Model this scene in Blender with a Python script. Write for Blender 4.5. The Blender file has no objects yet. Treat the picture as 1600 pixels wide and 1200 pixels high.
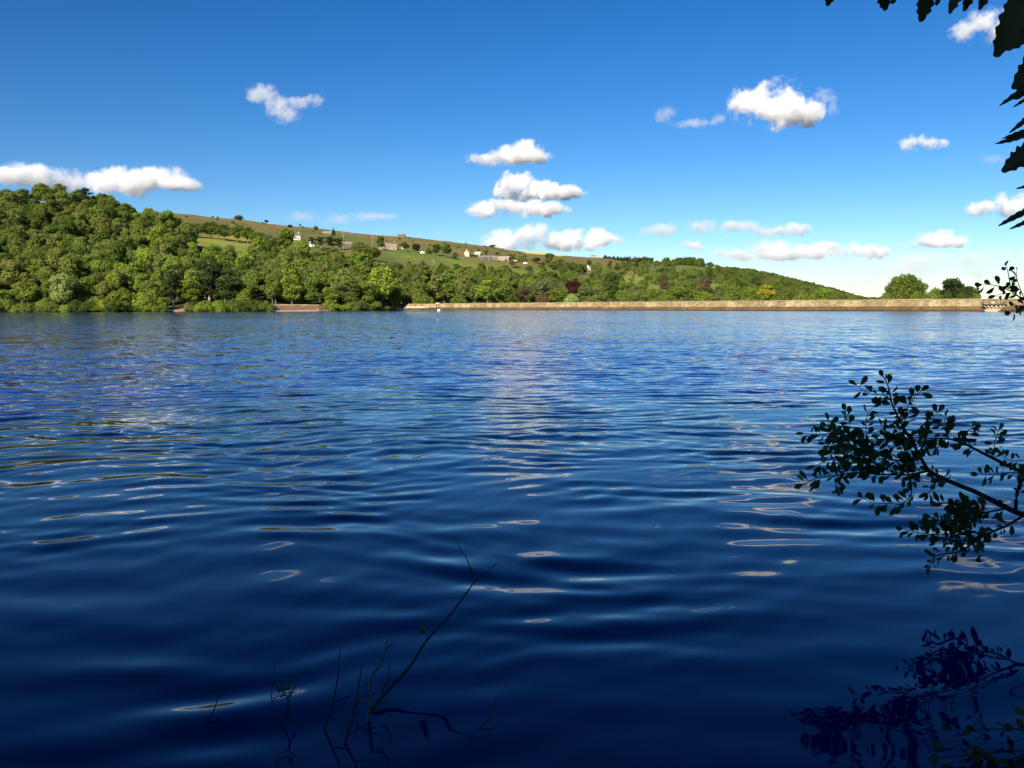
import bpy, bmesh, math, random
import numpy as np
from mathutils import Vector, Matrix, noise as mnoise
R = math.radians
sc = bpy.context.scene
col = sc.collection
# ------------------------------------------------------------------ camera
F = 1341.0                      # focal length in pixels of the 1600 px wide photograph
CAMH = 1.6
ROLL = 0.0033
def hor(u): return 481.4 - ROLL*u          # image row of the horizon at column u
cam_d = bpy.data.cameras.new('camera'); cam = bpy.data.objects.new('camera', cam_d); col.objects.link(cam)
cam_d.sensor_width = 36.0; cam_d.lens = 36.0*F/1600.0
cam_d.clip_start = 0.05; cam_d.clip_end = 90000.0
PITCH = math.atan((600.0-478.8)/F)
cam.matrix_world = Matrix.Translation((0, 0, CAMH)) @ Matrix.Rotation(R(90)-PITCH, 4, 'X') @ Matrix.Rotation(-ROLL, 4, 'Z')
sc.camera = cam
# a pixel of the photograph at depth Y (metres along +Y) -> a point
_M = cam.matrix_world.to_3x3()
def at(u, v, Y):
    d = _M @ Vector(((u-800.0)/F, (600.0-v)/F, -1.0))
    return Vector((0, 0, CAMH)) + d*(Y/d.y)
# ------------------------------------------------------------------ world, sun, exposure
SUN_AZ, SUN_EL = R(203), R(31)             # azimuth clockwise from the view direction (+Y)
w = bpy.data.worlds.new('World'); sc.world = w; w.use_nodes = True
nt = w.node_tree; nt.nodes.clear()
sky = nt.nodes.new('ShaderNodeTexSky'); sky.sky_type = 'NISHITA'; sky.sun_disc = False
sky.sun_elevation = SUN_EL; sky.sun_rotation = SUN_AZ
sky.altitude = 150; sky.air_density = 1.0; sky.dust_density = 0.0; sky.ozone_density = 5.0
hs = nt.nodes.new('ShaderNodeHueSaturation'); hs.inputs['Saturation'].default_value = 1.18; hs.inputs['Hue'].default_value = 0.5035; hs.inputs['Value'].default_value = 0.66
bg = nt.nodes.new('ShaderNodeBackground'); bg.inputs['Strength'].default_value = 0.052
wo = nt.nodes.new('ShaderNodeOutputWorld')
gm = nt.nodes.new('ShaderNodeGamma'); gm.inputs[1].default_value = 1.27
nt.links.new(sky.outputs[0], gm.inputs[0]); nt.links.new(gm.outputs[0], hs.inputs['Color']); nt.links.new(hs.outputs[0], bg.inputs[0]); nt.links.new(bg.outputs[0], wo.inputs[0])
sun_d = bpy.data.lights.new('sun', 'SUN'); sun_d.energy = 4.9; sun_d.angle = R(0.53); sun_d.color = (1.0, 0.915, 0.77)
sun = bpy.data.objects.new('sun', sun_d); col.objects.link(sun)
to_sun = Vector((math.sin(SUN_AZ)*math.cos(SUN_EL), math.cos(SUN_AZ)*math.cos(SUN_EL), math.sin(SUN_EL)))
sun.rotation_euler = to_sun.to_track_quat('Z', 'Y').to_euler(); sun.location = to_sun*60
sc.view_settings.view_transform = 'Standard'; sc.view_settings.look = 'None'
sc.view_settings.exposure = 1.0; sc.view_settings.gamma = 1.0; sc.view_settings.use_curve_mapping = False
cy = sc.cycles
cy.use_denoising = True
cy.max_bounces = 12; cy.diffuse_bounces = 4; cy.glossy_bounces = 2; cy.transmission_bounces = 4
cy.volume_bounces = 12; cy.transparent_max_bounces = 8
cy.volume_step_rate = 1.0; cy.volume_max_steps = 64
cy.sample_clamp_indirect = 6.0
# ------------------------------------------------------------------ helpers
def tag(o, label=None, cat=None, group=None, kind=None):
    if label: o['label'] = label
    if cat: o['category'] = cat
    if group: o['group'] = group
    if kind: o['kind'] = kind
    return o
def mesh_obj(name, verts, faces, mat=None, parent=None, smooth=False):
    me = bpy.data.meshes.new(name); me.from_pydata([tuple(v) for v in verts], [], faces); me.update()
    if smooth: me.polygons.foreach_set('use_smooth', [True]*len(me.polygons))
    o = bpy.data.objects.new(name, me); col.objects.link(o)
    if mat: me.materials.append(mat)
    if parent: o.parent = parent
    return o
def empty(name, loc=(0, 0, 0)):
    o = bpy.data.objects.new(name, None); col.objects.link(o); o.location = loc; o.empty_display_size = 0.2
    return o
def new_mat(name):
    m = bpy.data.materials.new(name); m.use_nodes = True; m.node_tree.nodes.clear()
    return m, m.node_tree
def N(t, typ, **kw):
    n = t.nodes.new(typ)
    for k, v in kw.items(): setattr(n, k, v)
    return n
def math_n(t, op, a, b=None, c=None):
    n = t.nodes.new('ShaderNodeMath'); n.operation = op
    for i, x in enumerate((a, b, c)):
        if x is None: continue
        if isinstance(x, (int, float)): n.inputs[i].default_value = x
        else: t.links.new(x, n.inputs[i])
    return n.outputs[0]
# ------------------------------------------------------------------ material builders
def principled(t, rough=0.8, spec=0.3):
    out = N(t, 'ShaderNodeOutputMaterial'); b = N(t, 'ShaderNodeBsdfPrincipled')
    b.inputs['Roughness'].default_value = rough; b.inputs['Specular IOR Level'].default_value = spec
    t.links.new(b.outputs[0], out.inputs['Surface'])
    return b
def noise_n(t, scale, detail=4, rough=0.55, vec=None, coord='Object'):
    n = N(t, 'ShaderNodeTexNoise'); n.inputs['Scale'].default_value = scale
    n.inputs['Detail'].default_value = detail; n.inputs['Roughness'].default_value = rough
    if vec is None: vec = N(t, 'ShaderNodeTexCoord').outputs[coord]
    t.links.new(vec, n.inputs['Vector'])
    return n
def ramp(t, fac, stops):
    r = N(t, 'ShaderNodeValToRGB'); e = r.color_ramp.elements
    while len(e) < len(stops): e.new(0.5)
    for k, (p, c) in enumerate(stops): e[k].position = p; e[k].color = (*c, 1)
    t.links.new(fac, r.inputs[0]); return r.outputs[0]
def mixc(t, typ, fac, a, b):
    n = N(t, 'ShaderNodeMix', data_type='RGBA', blend_type=typ)
    for i, x in ((0, fac), (6, a), (7, b)):
        if isinstance(x, (int, float)): n.inputs[i].default_value = x
        elif isinstance(x, tuple): n.inputs[i].default_value = (*x, 1)
        else: t.links.new(x, n.inputs[i])
    return n.outputs[2]
def mottled(name, c1, c2, scale=1.0, rough=0.85, bump=0.0, coord='Object', detail=5):
    m, t = new_mat(name); b = principled(t, rough)
    n = noise_n(t, scale, detail, 0.6, coord=coord)
    t.links.new(ramp(t, n.outputs[0], [(0.3, c1), (0.7, c2)]), b.inputs['Base Color'])
    if bump:
        bp = N(t, 'ShaderNodeBump'); bp.inputs['Strength'].default_value = bump; bp.inputs['Distance'].default_value = 0.05
        t.links.new(n.outputs[0], bp.inputs['Height']); t.links.new(bp.outputs[0], b.inputs['Normal'])
    return m
def stone_mat(name, c1, c2, c3, bw=1.1, bh=0.4):
    """coursed stone laid along the local x axis, weathered"""
    m, t = new_mat(name); b = principled(t, 0.9, 0.2)
    tc = N(t, 'ShaderNodeTexCoord')
    mp = N(t, 'ShaderNodeCombineXYZ'); sp = N(t, 'ShaderNodeSeparateXYZ'); t.links.new(tc.outputs['Object'], sp.inputs[0])
    t.links.new(sp.outputs['X'], mp.inputs['X']); t.links.new(sp.outputs['Z'], mp.inputs['Y'])
    br = N(t, 'ShaderNodeTexBrick'); t.links.new(mp.outputs[0], br.inputs['Vector'])
    br.inputs['Scale'].default_value = 1.0; br.inputs['Brick Width'].default_value = bw; br.inputs['Row Height'].default_value = bh
    br.inputs['Mortar Size'].default_value = 0.018; br.inputs['Color1'].default_value = (*c1, 1); br.inputs['Color2'].default_value = (*c2, 1)
    br.inputs['Mortar'].default_value = (c3[0]*0.7, c3[1]*0.7, c3[2]*0.7, 1)
    n = noise_n(t, 0.22, 6, 0.7, tc.outputs['Object'])
    c = mixc(t, 'MIX', ramp(t, n.outputs[0], [(0.46, (0, 0, 0)), (0.60, (1, 1, 1))]), br.outputs['Color'], c3)
    n2 = noise_n(t, 1.6, 4, 0.7, tc.outputs['Object'])
    c = mixc(t, 'MULTIPLY', 0.8, c, ramp(t, n2.outputs[0], [(0.3, (0.38, 0.36, 0.33)), (0.65, (1.2, 1.16, 1.08))]))
    t.links.new(c, b.inputs['Base Color'])
    return m
# ------------------------------------------------------------------ terrain: hills round the lake
def dam_pt(t): return Vector((123.0-178.0*t, 220.0+240.0*t, 0))
def dam_Y(u):
    s = (u-800.0)/F
    t = (123.0-s*220.0)/(178.0+s*240.0)
    return 220.0+240.0*t
def zv(u, v, Y): return at(u, v, Y).z
# per column of the photograph: (depth, image row) of the ground from the shore inland
PROF = {
 -500: [305, 318, (450,415), (620,318), (800,330), (1300,340)],
    0: [325, 338, (470,412), (620,318), (800,330), (1300,338)],
  100: [325, 338, (470,410), (620,315), (800,330), (1300,336)],
  180: [326, 339, (470,412), (615,325), (800,335), (1300,335)],
  208: [330, 343, (460,420), (600,347), (800,356), (1300,334)],
  270: [332, 345, (450,430), (580,356), (760,362), (1300,333)],
  300: [334, 347, (450,437), (580,384), (700,374), (1300,334)],
  400: [338, 350, (440,446), (560,408), (720,381), (1300,345)],
  500: [345, 357, (450,452), (580,424), (780,391), (1300,357)],
  560: [362, 374, (460,458), (590,430), (800,393), (1300,364)],
  600: [388, 400, (480,464), (600,434), (850,395), (1300,368)],
  620: [398, 412, (500,469), (630,438), (860,396), (1300,369)],
  632: [0, 0, (520,471), (640,440), (865,397), (1300,370)],
  655: [0, 0, (530,472), (650,440), (870,398), (1300,371)],
  700: [0, 0, (540,474), (680,437), (900,402), (1300,378)],
  800: [0, 0, (540,477), (700,440), (950,409), (1300,391)],
  900: [0, 0, (560,478), (760,447), (1000,419), (1350,401)],
 1000: [0, 0, (560,479), (800,452), (1050,425), (1450,407)],
 1100: [0, 0, (600,479), (850,457), (1100,431), (1550,416)],
 1200: [0, 0, (600,479), (850,467), (1150,447), (1600,431)],
 1300: [0, 0, (600,479), (850,475), (1150,465), (1650,456)],
 1360: [0, 0, (600,479), (850,478), (1150,477), (1700,475)],
 1450: [0, 0, (600,480), (850,480), (1150,480), (1700,480)],
 2300: [0, 0, (600,480), (850,480), (1150,480), (1700,480)],
}
_KU = np.array(sorted(PROF), float)
_KY, _KZ = [], []
for _u in sorted(PROF):
    p = PROF[_u]; a, b = p[0], p[1]
    if a == 0: a, b, za, zb = dam_Y(min(_u, 1700))+5.0, dam_Y(min(_u, 1700))+16.0, 1.0, 0.9
    else: za, zb = -0.35, 1.3
    ys = [a, b]+[q[0] for q in p[2:]]; zs = [za, zb]+[zv(_u, q[1], q[0]) for q in p[2:]]
    ys.append(2600.0); zs.append(zs[-1]*0.55 if _u < 1400 else zs[-1])
    _KY.append(ys); _KZ.append(zs)
_KY = np.array(_KY); _KZ = np.array(_KZ)
_DU = np.linspace(-500, 2300, 701)                    # smooth the columns a little
def _cols(K):
    A = np.stack([np.interp(_DU, _KU, K[:, j]) for j in range(K.shape[1])], 1)
    ker = np.hanning(9); ker /= ker.sum()
    B = A.copy()
    for j in range(2, A.shape[1]):
        B[:, j] = np.convolve(np.pad(A[:, j], 4, mode='edge'), ker, 'valid')
    return B
_CY, _CZ = _cols(_KY), _cols(_KZ)
def _fbm(x, y):
    return mnoise.fractal(Vector((x, y, 3.3)), 1.0, 2.0, 4)
def _prof(u):
    i = min(max((u+500)/4.0, 0), 699.999); k = int(i); f = i-k
    return _CY[k]*(1-f)+_CY[k+1]*f, _CZ[k]*(1-f)+_CZ[k+1]*f
def ground_z(u, Y):
    ys, zs = _prof(u)
    z = float(np.interp(Y, ys, zs))
    amp = min(max((Y-ys[1])/200.0, 0), 1)*2.0*min(1, abs(z)/8.0)
    return z+amp*_fbm((u-800)/F*Y/60.0, Y/60.0)
def u_of(x, Y): return 800.0+F*x/Y
def ground_xy(x, Y): return ground_z(u_of(x, Y), Y)
def on_ground(u, Y): return Vector(((u-800.0)/F*Y, Y, ground_z(u, Y)))
def row_of(u, Y, z): return hor(u)-(z-CAMH)*F/Y     # image row of a point (near enough)
def inside(poly, x, y):
    c = False; j = len(poly)-1
    for i in range(len(poly)):
        (xi, yi), (xj, yj) = poly[i], poly[j]
        if (yi > y) != (yj > y) and x < (xj-xi)*(y-yi)/(yj-yi)+xi: c = not c
        j = i
    return c
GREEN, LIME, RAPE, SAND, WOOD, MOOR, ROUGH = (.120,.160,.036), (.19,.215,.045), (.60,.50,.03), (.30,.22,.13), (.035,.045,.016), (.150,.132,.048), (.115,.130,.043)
FIELDS = [
 (LIME, [(312,370),(400,374),(392,394),(318,392)]),
 (GREEN, [(600,390),(650,392),(700,398),(765,412),(735,418),(690,417),(610,404)]),
 (GREEN, [(736,412),(800,411),(800,420),(770,428),(732,424)]),
 (GREEN, [(795,424),(855,419),(890,430),(895,437),(800,440)]),
 (ROUGH, [(865,430),(940,428),(940,444),(860,445)]),
 (LIME, [(972,430),(1005,430),(1030,446),(1030,456),(972,456)]),
 (LIME, [(1108,444),(1140,445),(1138,458),(1108,458)]),
 (RAPE, [(812,390),(880,394),(880,402),(850,399),(822,397)]),
 (ROUGH, [(480,366),(545,368),(600,376),(600,388),(540,392),(480,384)]),
 (GREEN, [(1060,414),(1120,420),(1110,430),(1040,426)]),
]
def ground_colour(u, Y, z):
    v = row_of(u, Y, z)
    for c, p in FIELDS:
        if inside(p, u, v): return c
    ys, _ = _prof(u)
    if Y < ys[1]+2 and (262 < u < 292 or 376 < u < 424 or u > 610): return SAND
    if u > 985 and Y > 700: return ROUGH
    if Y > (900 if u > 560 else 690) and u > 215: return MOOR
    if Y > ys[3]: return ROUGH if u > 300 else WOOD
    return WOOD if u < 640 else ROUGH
def build_terrain():
    us = np.arange(-500, 2301, 4.0); nseg = [3, 14, 20, 26, 44, 8]
    rows = []
    for u in us:
        ys, zs = _prof(float(u)); yy = [ys[0]-6.0, ys[0]]
        for j, n in enumerate(nseg): yy += [ys[j]+(ys[j+1]-ys[j])*(k+1)/n for k in range(n)]
        rows.append(yy)
    nr = len(rows[0]); V, C = [], []
    for u, yy in zip(us, rows):
        for k, Y in enumerate(yy):
            z = ground_z(float(u), Y) if k else min(-1.5, 0)
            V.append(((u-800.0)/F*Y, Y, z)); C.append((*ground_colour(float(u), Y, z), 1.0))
    Fc = []
    for i in range(len(us)-1):
        a = i*nr
        for k in range(nr-1): Fc.append((a+k, a+nr+k, a+nr+k+1, a+k+1))
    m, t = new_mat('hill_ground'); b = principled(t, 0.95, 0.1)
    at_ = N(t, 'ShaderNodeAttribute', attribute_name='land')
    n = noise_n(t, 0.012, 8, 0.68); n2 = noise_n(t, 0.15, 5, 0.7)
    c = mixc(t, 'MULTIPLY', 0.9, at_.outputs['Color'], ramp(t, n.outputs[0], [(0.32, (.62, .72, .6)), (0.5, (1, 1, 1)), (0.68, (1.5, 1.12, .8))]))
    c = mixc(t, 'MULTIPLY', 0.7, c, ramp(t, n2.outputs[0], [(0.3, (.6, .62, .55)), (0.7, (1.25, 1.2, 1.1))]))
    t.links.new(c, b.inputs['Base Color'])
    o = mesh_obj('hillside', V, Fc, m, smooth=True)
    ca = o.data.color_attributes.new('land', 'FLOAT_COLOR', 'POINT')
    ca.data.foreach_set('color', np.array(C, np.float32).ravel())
    return tag(o, kind='structure')
build_terrain()
# ------------------------------------------------------------------ water
def build_water():
    ys = [-3.0, -1.0, 0.6]; y = 1.2
    while y < 46: ys.append(y); y += max(0.018, 0.0036*y)
    nfine = len(ys)
    while y < 520: ys.append(y); y *= 1.12
    ys = np.array(ys)
    s = np.concatenate([[-5, -3, -2.0, -1.4, -1.05, -.9], np.linspace(-.8, .8, 420), [.9, 1.05, 1.4, 2.0, 3, 5]])
    Yg = np.repeat(ys[:, None], len(s), 1)
    X = s[None, :]*(np.maximum(Yg, 1.0)+1.6)
    rng = np.random.RandomState(11)
    H = np.zeros_like(X)
    # slow drifting patches keep the ripple trains from looking regular
    def field(sc, k):
        f = np.zeros_like(X)
        for _ in range(k):
            a = rng.uniform(0, 2*np.pi); q = 2*np.pi/(sc*rng.uniform(.6, 1.7))
            f += np.sin(q*(np.cos(a)*X+np.sin(a)*Yg)+rng.uniform(0, 6.28))
        return f/math.sqrt(k/2)
    wx = 0.12*field(5.0, 6); wy = 0.12*field(4.0, 6)
    comps = []                     # wavelength, direction, slope, class
    for _ in range(18): comps.append((rng.uniform(.38, .72), rng.normal(-.20, .28), .0088, 0))
    for _ in range(24): comps.append((rng.uniform(.20, .38), rng.normal(-.14, .48), .0078, 1))
    for _ in range(22): comps.append((rng.uniform(.11, .20), rng.normal(-.05, .75), .0064, 2))
    for _ in range(6): comps.append((rng.uniform(.8, 1.6), rng.normal(-.25, .45), .0050, 0))
    mod1 = np.clip(1+.45*field(3.2, 7), .15, 2); mod2 = np.clip(.8+.6*field(2.2, 7), 0, 2.2)
    grow = [.74+.26*np.clip((Yg-4)/8, 0, 1), .32+.62*np.clip((Yg-3.5)/7, 0, 1), .9*np.clip((Yg-4.5)/9, 0, 1)*np.clip((22-Yg)/8, 0, 1)]
    for i, (lam, d, sl, cl) in enumerate(comps):
        k = 2*np.pi/lam
        ph = k*(np.sin(d)*(X+wx)+np.cos(d)*(Yg+wy))+rng.uniform(0, 6.28)
        H += (sl/k)*np.sin(ph)*(mod1 if i % 2 else mod2)*1.35*grow[cl]
    fade = np.clip((46-Yg)/22, 0, 1)*np.clip((1.15-np.abs(s))/.2, 0, 1)[None, :]*np.clip((Yg-.8)/.6, 0, 1)
    H *= fade
    V = np.stack([X, Yg, H], -1).reshape(-1, 3)
    nr, nc = X.shape
    idx = np.arange(nr*nc).reshape(nr, nc)
    Q = np.stack([idx[:-1, :-1], idx[:-1, 1:], idx[1:, 1:], idx[1:, :-1]], -1).reshape(-1, 4)
    me = bpy.data.meshes.new('lake_water')
    me.vertices.add(len(V)); me.vertices.foreach_set('co', V.astype(np.float32).ravel())
    me.loops.add(Q.size); me.loops.foreach_set('vertex_index', Q.astype(np.int32).ravel())
    me.polygons.add(len(Q)); me.polygons.foreach_set('loop_start', np.arange(0, Q.size, 4, dtype=np.int32))
    me.polygons.foreach_set('use_smooth', np.ones(len(Q), bool)); me.update(calc_edges=True); me.validate()
    o = bpy.data.objects.new('lake_water', me); col.objects.link(o)
    m, t = new_mat('lake_water'); b = principled(t, 0.02, 0.5)
    b.inputs['IOR'].default_value = 1.333; b.inputs['Base Color'].default_value = (.0010, .0016, .085, 1)
    g = N(t, 'ShaderNodeNewGeometry'); sp = N(t, 'ShaderNodeSeparateXYZ'); t.links.new(g.outputs['Position'], sp.inputs[0])
    far = N(t, 'ShaderNodeMapRange', interpolation_type='SMOOTHSTEP'); t.links.new(sp.outputs['Y'], far.inputs[0])
    far.inputs[1].default_value = 6; far.inputs[2].default_value = 28
    # wind chop too fine for the mesh: the slope of the surface comes straight from noise
    def slope(scale, sx, detail):
        mp = N(t, 'ShaderNodeMapping'); mp.inputs['Scale'].default_value = (sx, 1, 1); mp.inputs['Rotation'].default_value = (0, 0, R(8))
        t.links.new(g.outputs['Position'], mp.inputs['Vector'])
        n = noise_n(t, scale, detail, 0.6, mp.outputs[0])
        v = N(t, 'ShaderNodeVectorMath', operation='SUBTRACT'); t.links.new(n.outputs['Color'], v.inputs[0]); v.inputs[1].default_value = (.5, .5, .5)
        return v.outputs[0]
    def vscale(v, f):
        n = N(t, 'ShaderNodeVectorMath', operation='SCALE'); t.links.new(v, n.inputs[0])
        if isinstance(f, (int, float)): n.inputs['Scale'].default_value = f
        else: t.links.new(f, n.inputs['Scale'])
        return n.outputs[0]
    def vadd(a, b_):
        n = N(t, 'ShaderNodeVectorMath', operation='ADD'); t.links.new(a, n.inputs[0])
        if isinstance(b_, tuple): n.inputs[1].default_value = b_
        else: t.links.new(b_, n.inputs[1])
        return n.outputs[0]
    gust = noise_n(t, 0.035, 3, 0.6, g.outputs['Position'])
    gamp = ramp(t, gust.outputs[0], [(0.35, (.65,)*3), (0.65, (1.25,)*3)])
    a = vadd(vscale(slope(3.0, .8, 3), .36), vscale(slope(.8, .65, 2), .20))
    a = vadd(a, (0.0, -0.038, 0.0))                 # the visible faces of the chop lean towards this shore
    a = vscale(vscale(a, gamp), far.outputs[0])
    fine = vscale(slope(7.0, .6, 2), .018)
    tot = N(t, 'ShaderNodeVectorMath', operation='MULTIPLY'); t.links.new(vadd(a, fine), tot.inputs[0]); tot.inputs[1].default_value = (1, 1, 0)
    nn = N(t, 'ShaderNodeVectorMath', operation='NORMALIZE'); t.links.new(vadd(g.outputs['Normal'], tot.outputs[0]), nn.inputs[0])
    t.links.new(nn.outputs[0], b.inputs['Normal'])
    me.materials.append(m)
    return tag(o, kind='structure')
build_water()
# ------------------------------------------------------------------ near bank, under and behind the camera
def bank_edge(x):                       # y of the waterline
    return 1.35 + (0.0 if x < 1.6 else min((x-1.6)*1.25, 9.0)) + 0.12*math.sin(x*1.7)+0.06*math.sin(x*4.1) - (0.25*max(0, -x-2))
def build_bank():
    xs = [-60+i*1.5 for i in range(36)]+[-6+i*.25 for i in range(56)]+[8+i*1.5 for i in range(36)]
    V, Fc = [], []; offs = [-45, -30, -20, -12, -8, -5, -3.5, -2.5, -1.8, -1.2, -.8, -.5, -.25, 0, .3, .8, 1.6]
    for x in xs:
        e = bank_edge(x)
        for d in offs:
            z = -0.35*d if d > 0 else (0.55*(1-math.exp(d*1.1)) - d*0.05)
            if d > 0: z = -0.45*d
            z += 0.05*_fbm(x*.9, (e+d)*.9)
            V.append((x, e+d, z))
    n = len(offs)
    for i in range(len(xs)-1):
        for k in range(n-1): Fc.append((i*n+k, (i+1)*n+k, (i+1)*n+k+1, i*n+k+1))
    o = mesh_obj('near_bank', V, Fc, mottled('bank_earth', (.035, .028, .016), (.075, .06, .03), 2.0, 0.95, 0.6), smooth=True)
    return tag(o, kind='structure')
build_bank()
def bank_z(x, y):
    d = min(y-bank_edge(x), 0)
    return 0.55*(1-math.exp(d*1.1)) - d*0.05
# ------------------------------------------------------------------ the dam
DAM_DIR = (dam_pt(1)-dam_pt(0)).normalized(); DAM_N = Vector((-DAM_DIR.y, DAM_DIR.x, 0))   # DAM_N points to the lake
if DAM_N.y > 0: DAM_N = -DAM_N
M_PARAPET = stone_mat('parapet_stone', (.30,.225,.12), (.20,.145,.075), (.44,.35,.20), 1.3, .42)
M_APRON = stone_mat('apron_stone', (.115,.078,.038), (.08,.055,.028), (.15,.10,.045), .9, .35)
M_COPE = mottled('coping_stone', (.26,.21,.13), (.42,.35,.22), .5)
M_WATERLINE = mottled('dark_waterline_stone', (.018,.015,.012), (.035,.028,.02), 1.0, 0.5)  # thin near-black band along the foot of the dam
M_GRASSY = mottled('crest_grass', (.06,.085,.02), (.12,.14,.04), .6)
def strip(name, prof, t0, t1, mat, parent, step=6.0, wob=0.0):
    """a profile (offset towards the lake, z) swept along the dam; local x runs along the dam"""
    L = (dam_pt(1)-dam_pt(0)).length; n = max(2, int(abs(t1-t0)*L/step)); V, Fc = [], []
    for i in range(n+1):
        s = (t0+(t1-t0)*i/n)*L
        for j, (d, z) in enumerate(prof): V.append((s, -d, z+wob*_fbm(s*.06, j*3.1)))
    k = len(prof)
    for i in range(n):
        for j in range(k-1): Fc.append((i*k+j, (i+1)*k+j, (i+1)*k+j+1, i*k+j+1))
    Fc.append(tuple(range(k-1, -1, -1))); Fc.append(tuple(n*k+j for j in range(k)))
    o = mesh_obj(name, V, Fc, mat, parent)
    return o
def dam_frame(name, t=0.0):
    e = empty(name); e.matrix_world = Matrix.Translation(dam_pt(t)) @ Matrix((( DAM_DIR.x, -DAM_N.x, 0, 0), (DAM_DIR.y, -DAM_N.y, 0, 0), (0, 0, 1, 0), (0, 0, 0, 1)))
    return e
T0, T1 = -0.40, 1.015
dam = tag(dam_frame('dam_wall'), 'long low stone dam wall with a pale parapet above a brown sloping apron', 'dam')
strip('apron', [(2.9, -2.0), (2.9, .0), (2.75, .16), (1.3, 1.25), (0.5, 1.3), (0.5, -2.0)], T0, T1, M_APRON, dam)
strip('waterline_band', [(3.0, -1.5), (3.0, .10), (2.9, .22), (2.8, .22), (2.8, -1.5)], T0, T1, M_WATERLINE, dam)
strip('parapet', [(1.05, 1.2), (1.0, 3.0), (.45, 3.0), (.45, 1.2)], T0, T1, M_PARAPET, dam, wob=0.0)
strip('coping', [(1.1, 3.003), (1.1, 3.2), (.35, 3.2), (.35, 3.003)], T0, T1, M_COPE, dam, step=4, wob=.02)
strip('crest', [(.44, -1), (.44, 2.0), (-4.5, 2.0), (-9.5, .6), (-9.5, -1)], T0, T1, M_GRASSY, dam)
# ------------------------------------------------------------------ valve platform standing against the dam
def box(name, x0, x1, y0, y1, z0, z1, mat, parent, bev=0.0):
    bm = bmesh.new()
    bmesh.ops.create_cube(bm, size=1, matrix=Matrix.Translation(((x0+x1)/2, (y0+y1)/2, (z0+z1)/2)) @ Matrix.Diagonal((x1-x0, y1-y0, z1-z0, 1)))
    if bev: bmesh.ops.bevel(bm, geom=list(bm.edges), offset=bev, segments=1, affect='EDGES')
    me = bpy.data.meshes.new(name); bm.to_mesh(me); bm.free(); me.materials.append(mat)
    o = bpy.data.objects.new(name, me); col.objects.link(o); o.parent = parent
    return o
def prism(name, poly, z0, z1, mat, parent):
    n = len(poly); V = [(x, y, z0) for x, y in poly]+[(x, y, z1) for x, y in poly]
    return mesh_obj(name, V, [tuple(range(n-1, -1, -1)), tuple(range(n, 2*n))]+[(i, (i+1) % n, n+(i+1) % n, n+i) for i in range(n)], mat, parent)
u_t = 1555.0
t_t = (220.0-dam_Y(u_t))/-240.0
vt = tag(dam_frame('valve_platform', t_t), 'stone valve platform with overhanging slab and posts jutting from the dam', 'platform')
M_PALE = mottled('pale_stone', (.42,.35,.22), (.62,.54,.36), .8); M_DARKW = mottled('dark_timber', (.03,.025,.02), (.06,.05,.04), 2.0)
M_RAIL = mottled('rail_iron', (.05,.05,.05), (.09,.085,.08), 3.0, .6)
def arc(r, yc, n=9, sx=1.0): return [(r*sx*math.cos(math.pi*i/n), yc-r*math.sin(math.pi*i/n)) for i in range(n+1)]
prism('base', arc(2.35, -1.0), -2.0, 1.5, M_PARAPET, vt)
prism('footing', arc(2.6, -1.0), -2.0, .35, M_PALE, vt)
prism('slab', arc(2.95, -1.0), 1.503, 1.78, M_DARKW, vt)
for i in range(1, 9):
    a = math.pi*i/9
    c = box('corbel', -.16, .16, -.28, .28, -.2, .2, M_PALE, vt); c.location = (2.5*math.cos(a), -1.0-2.5*math.sin(a), 1.29); c.rotation_euler.z = -a+R(90)
for x in (-1.0, 1.5):
    g = box('gate_post', x-.28, x+.28, -.95, -.40, 1.783, 3.75, M_DARKW, vt, .04)
    box('cap', x-.34, x+.34, -1.01, -.34, 3.753, 3.9, M_COPE, g)
for i in range(10):
    a = math.pi*i/9; p = box('rail_post', -.035, .035, -.035, .035, 1.783, 2.85, M_RAIL, vt); p.location = (2.75*math.cos(a), -1.0-2.75*math.sin(a), 0)
for zz in (2.3, 2.82):
    V = []
    for i in range(19):
        a = math.pi*i/18
        for dr, dz in ((-.025, -.025), (.025, -.025), (.025, .025), (-.025, .025)): V.append(((2.75+dr)*math.cos(a), -1.0-(2.75+dr)*math.sin(a), zz+dz))
    mesh_obj('rail', V, [(4*i+j, 4*i+(j+1) % 4, 4*i+4+(j+1) % 4, 4*i+4+j) for i in range(18) for j in range(4)], M_RAIL, vt)
box('valve_wheel_box', -.3, .35, -2.4, -1.8, 1.783, 2.5, M_PALE, vt, .03)
# ------------------------------------------------------------------ stone bank, landing and small things at the far shore
def shore_pt(u, dY=0.0, z=0.0):
    ys, _ = _prof(u); Y = ys[0]+dY
    return Vector(((u-800.0)/F*Y, Y, z))
def shore_strip(name, u0, u1, prof, mat, parent, n=24, wob=0.0):
    V, Fc = [], []; k = len(prof)
    for i in range(n+1):
        u = u0+(u1-u0)*i/n
        for j, (d, z) in enumerate(prof):
            p = shore_pt(u, d, z+wob*_fbm(u*.05, j)); V.append(tuple(p-parent.location))
    for i in range(n):
        for j in range(k-1): Fc.append((i*k+j, (i+1)*k+j, (i+1)*k+j+1, i*k+j+1))
    Fc.append(tuple(range(k-1, -1, -1))); Fc.append(tuple(n*k+j for j in range(k)))
    return mesh_obj(name, V, Fc, mat, parent)
sb = tag(empty('stone_embankment', shore_pt(470)), 'sloping brown stone embankment with a thin pale capping below the wood', 'embankment')
shore_strip('pitched_face', 424, 516, [(-1.2, -1.0), (-1.0, .25), (1.6, 2.3), (2.2, 2.4), (2.2, -1.0)], stone_mat('embankment_stone', (.16,.095,.06), (.12,.075,.05), (.20,.13,.085), .8, .4), sb, wob=.12)
shore_strip('capping', 400, 520, [(1.9, 2.3), (1.85, 2.65), (2.6, 2.65), (2.6, 2.3)], M_COPE, sb, wob=.15)
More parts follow.
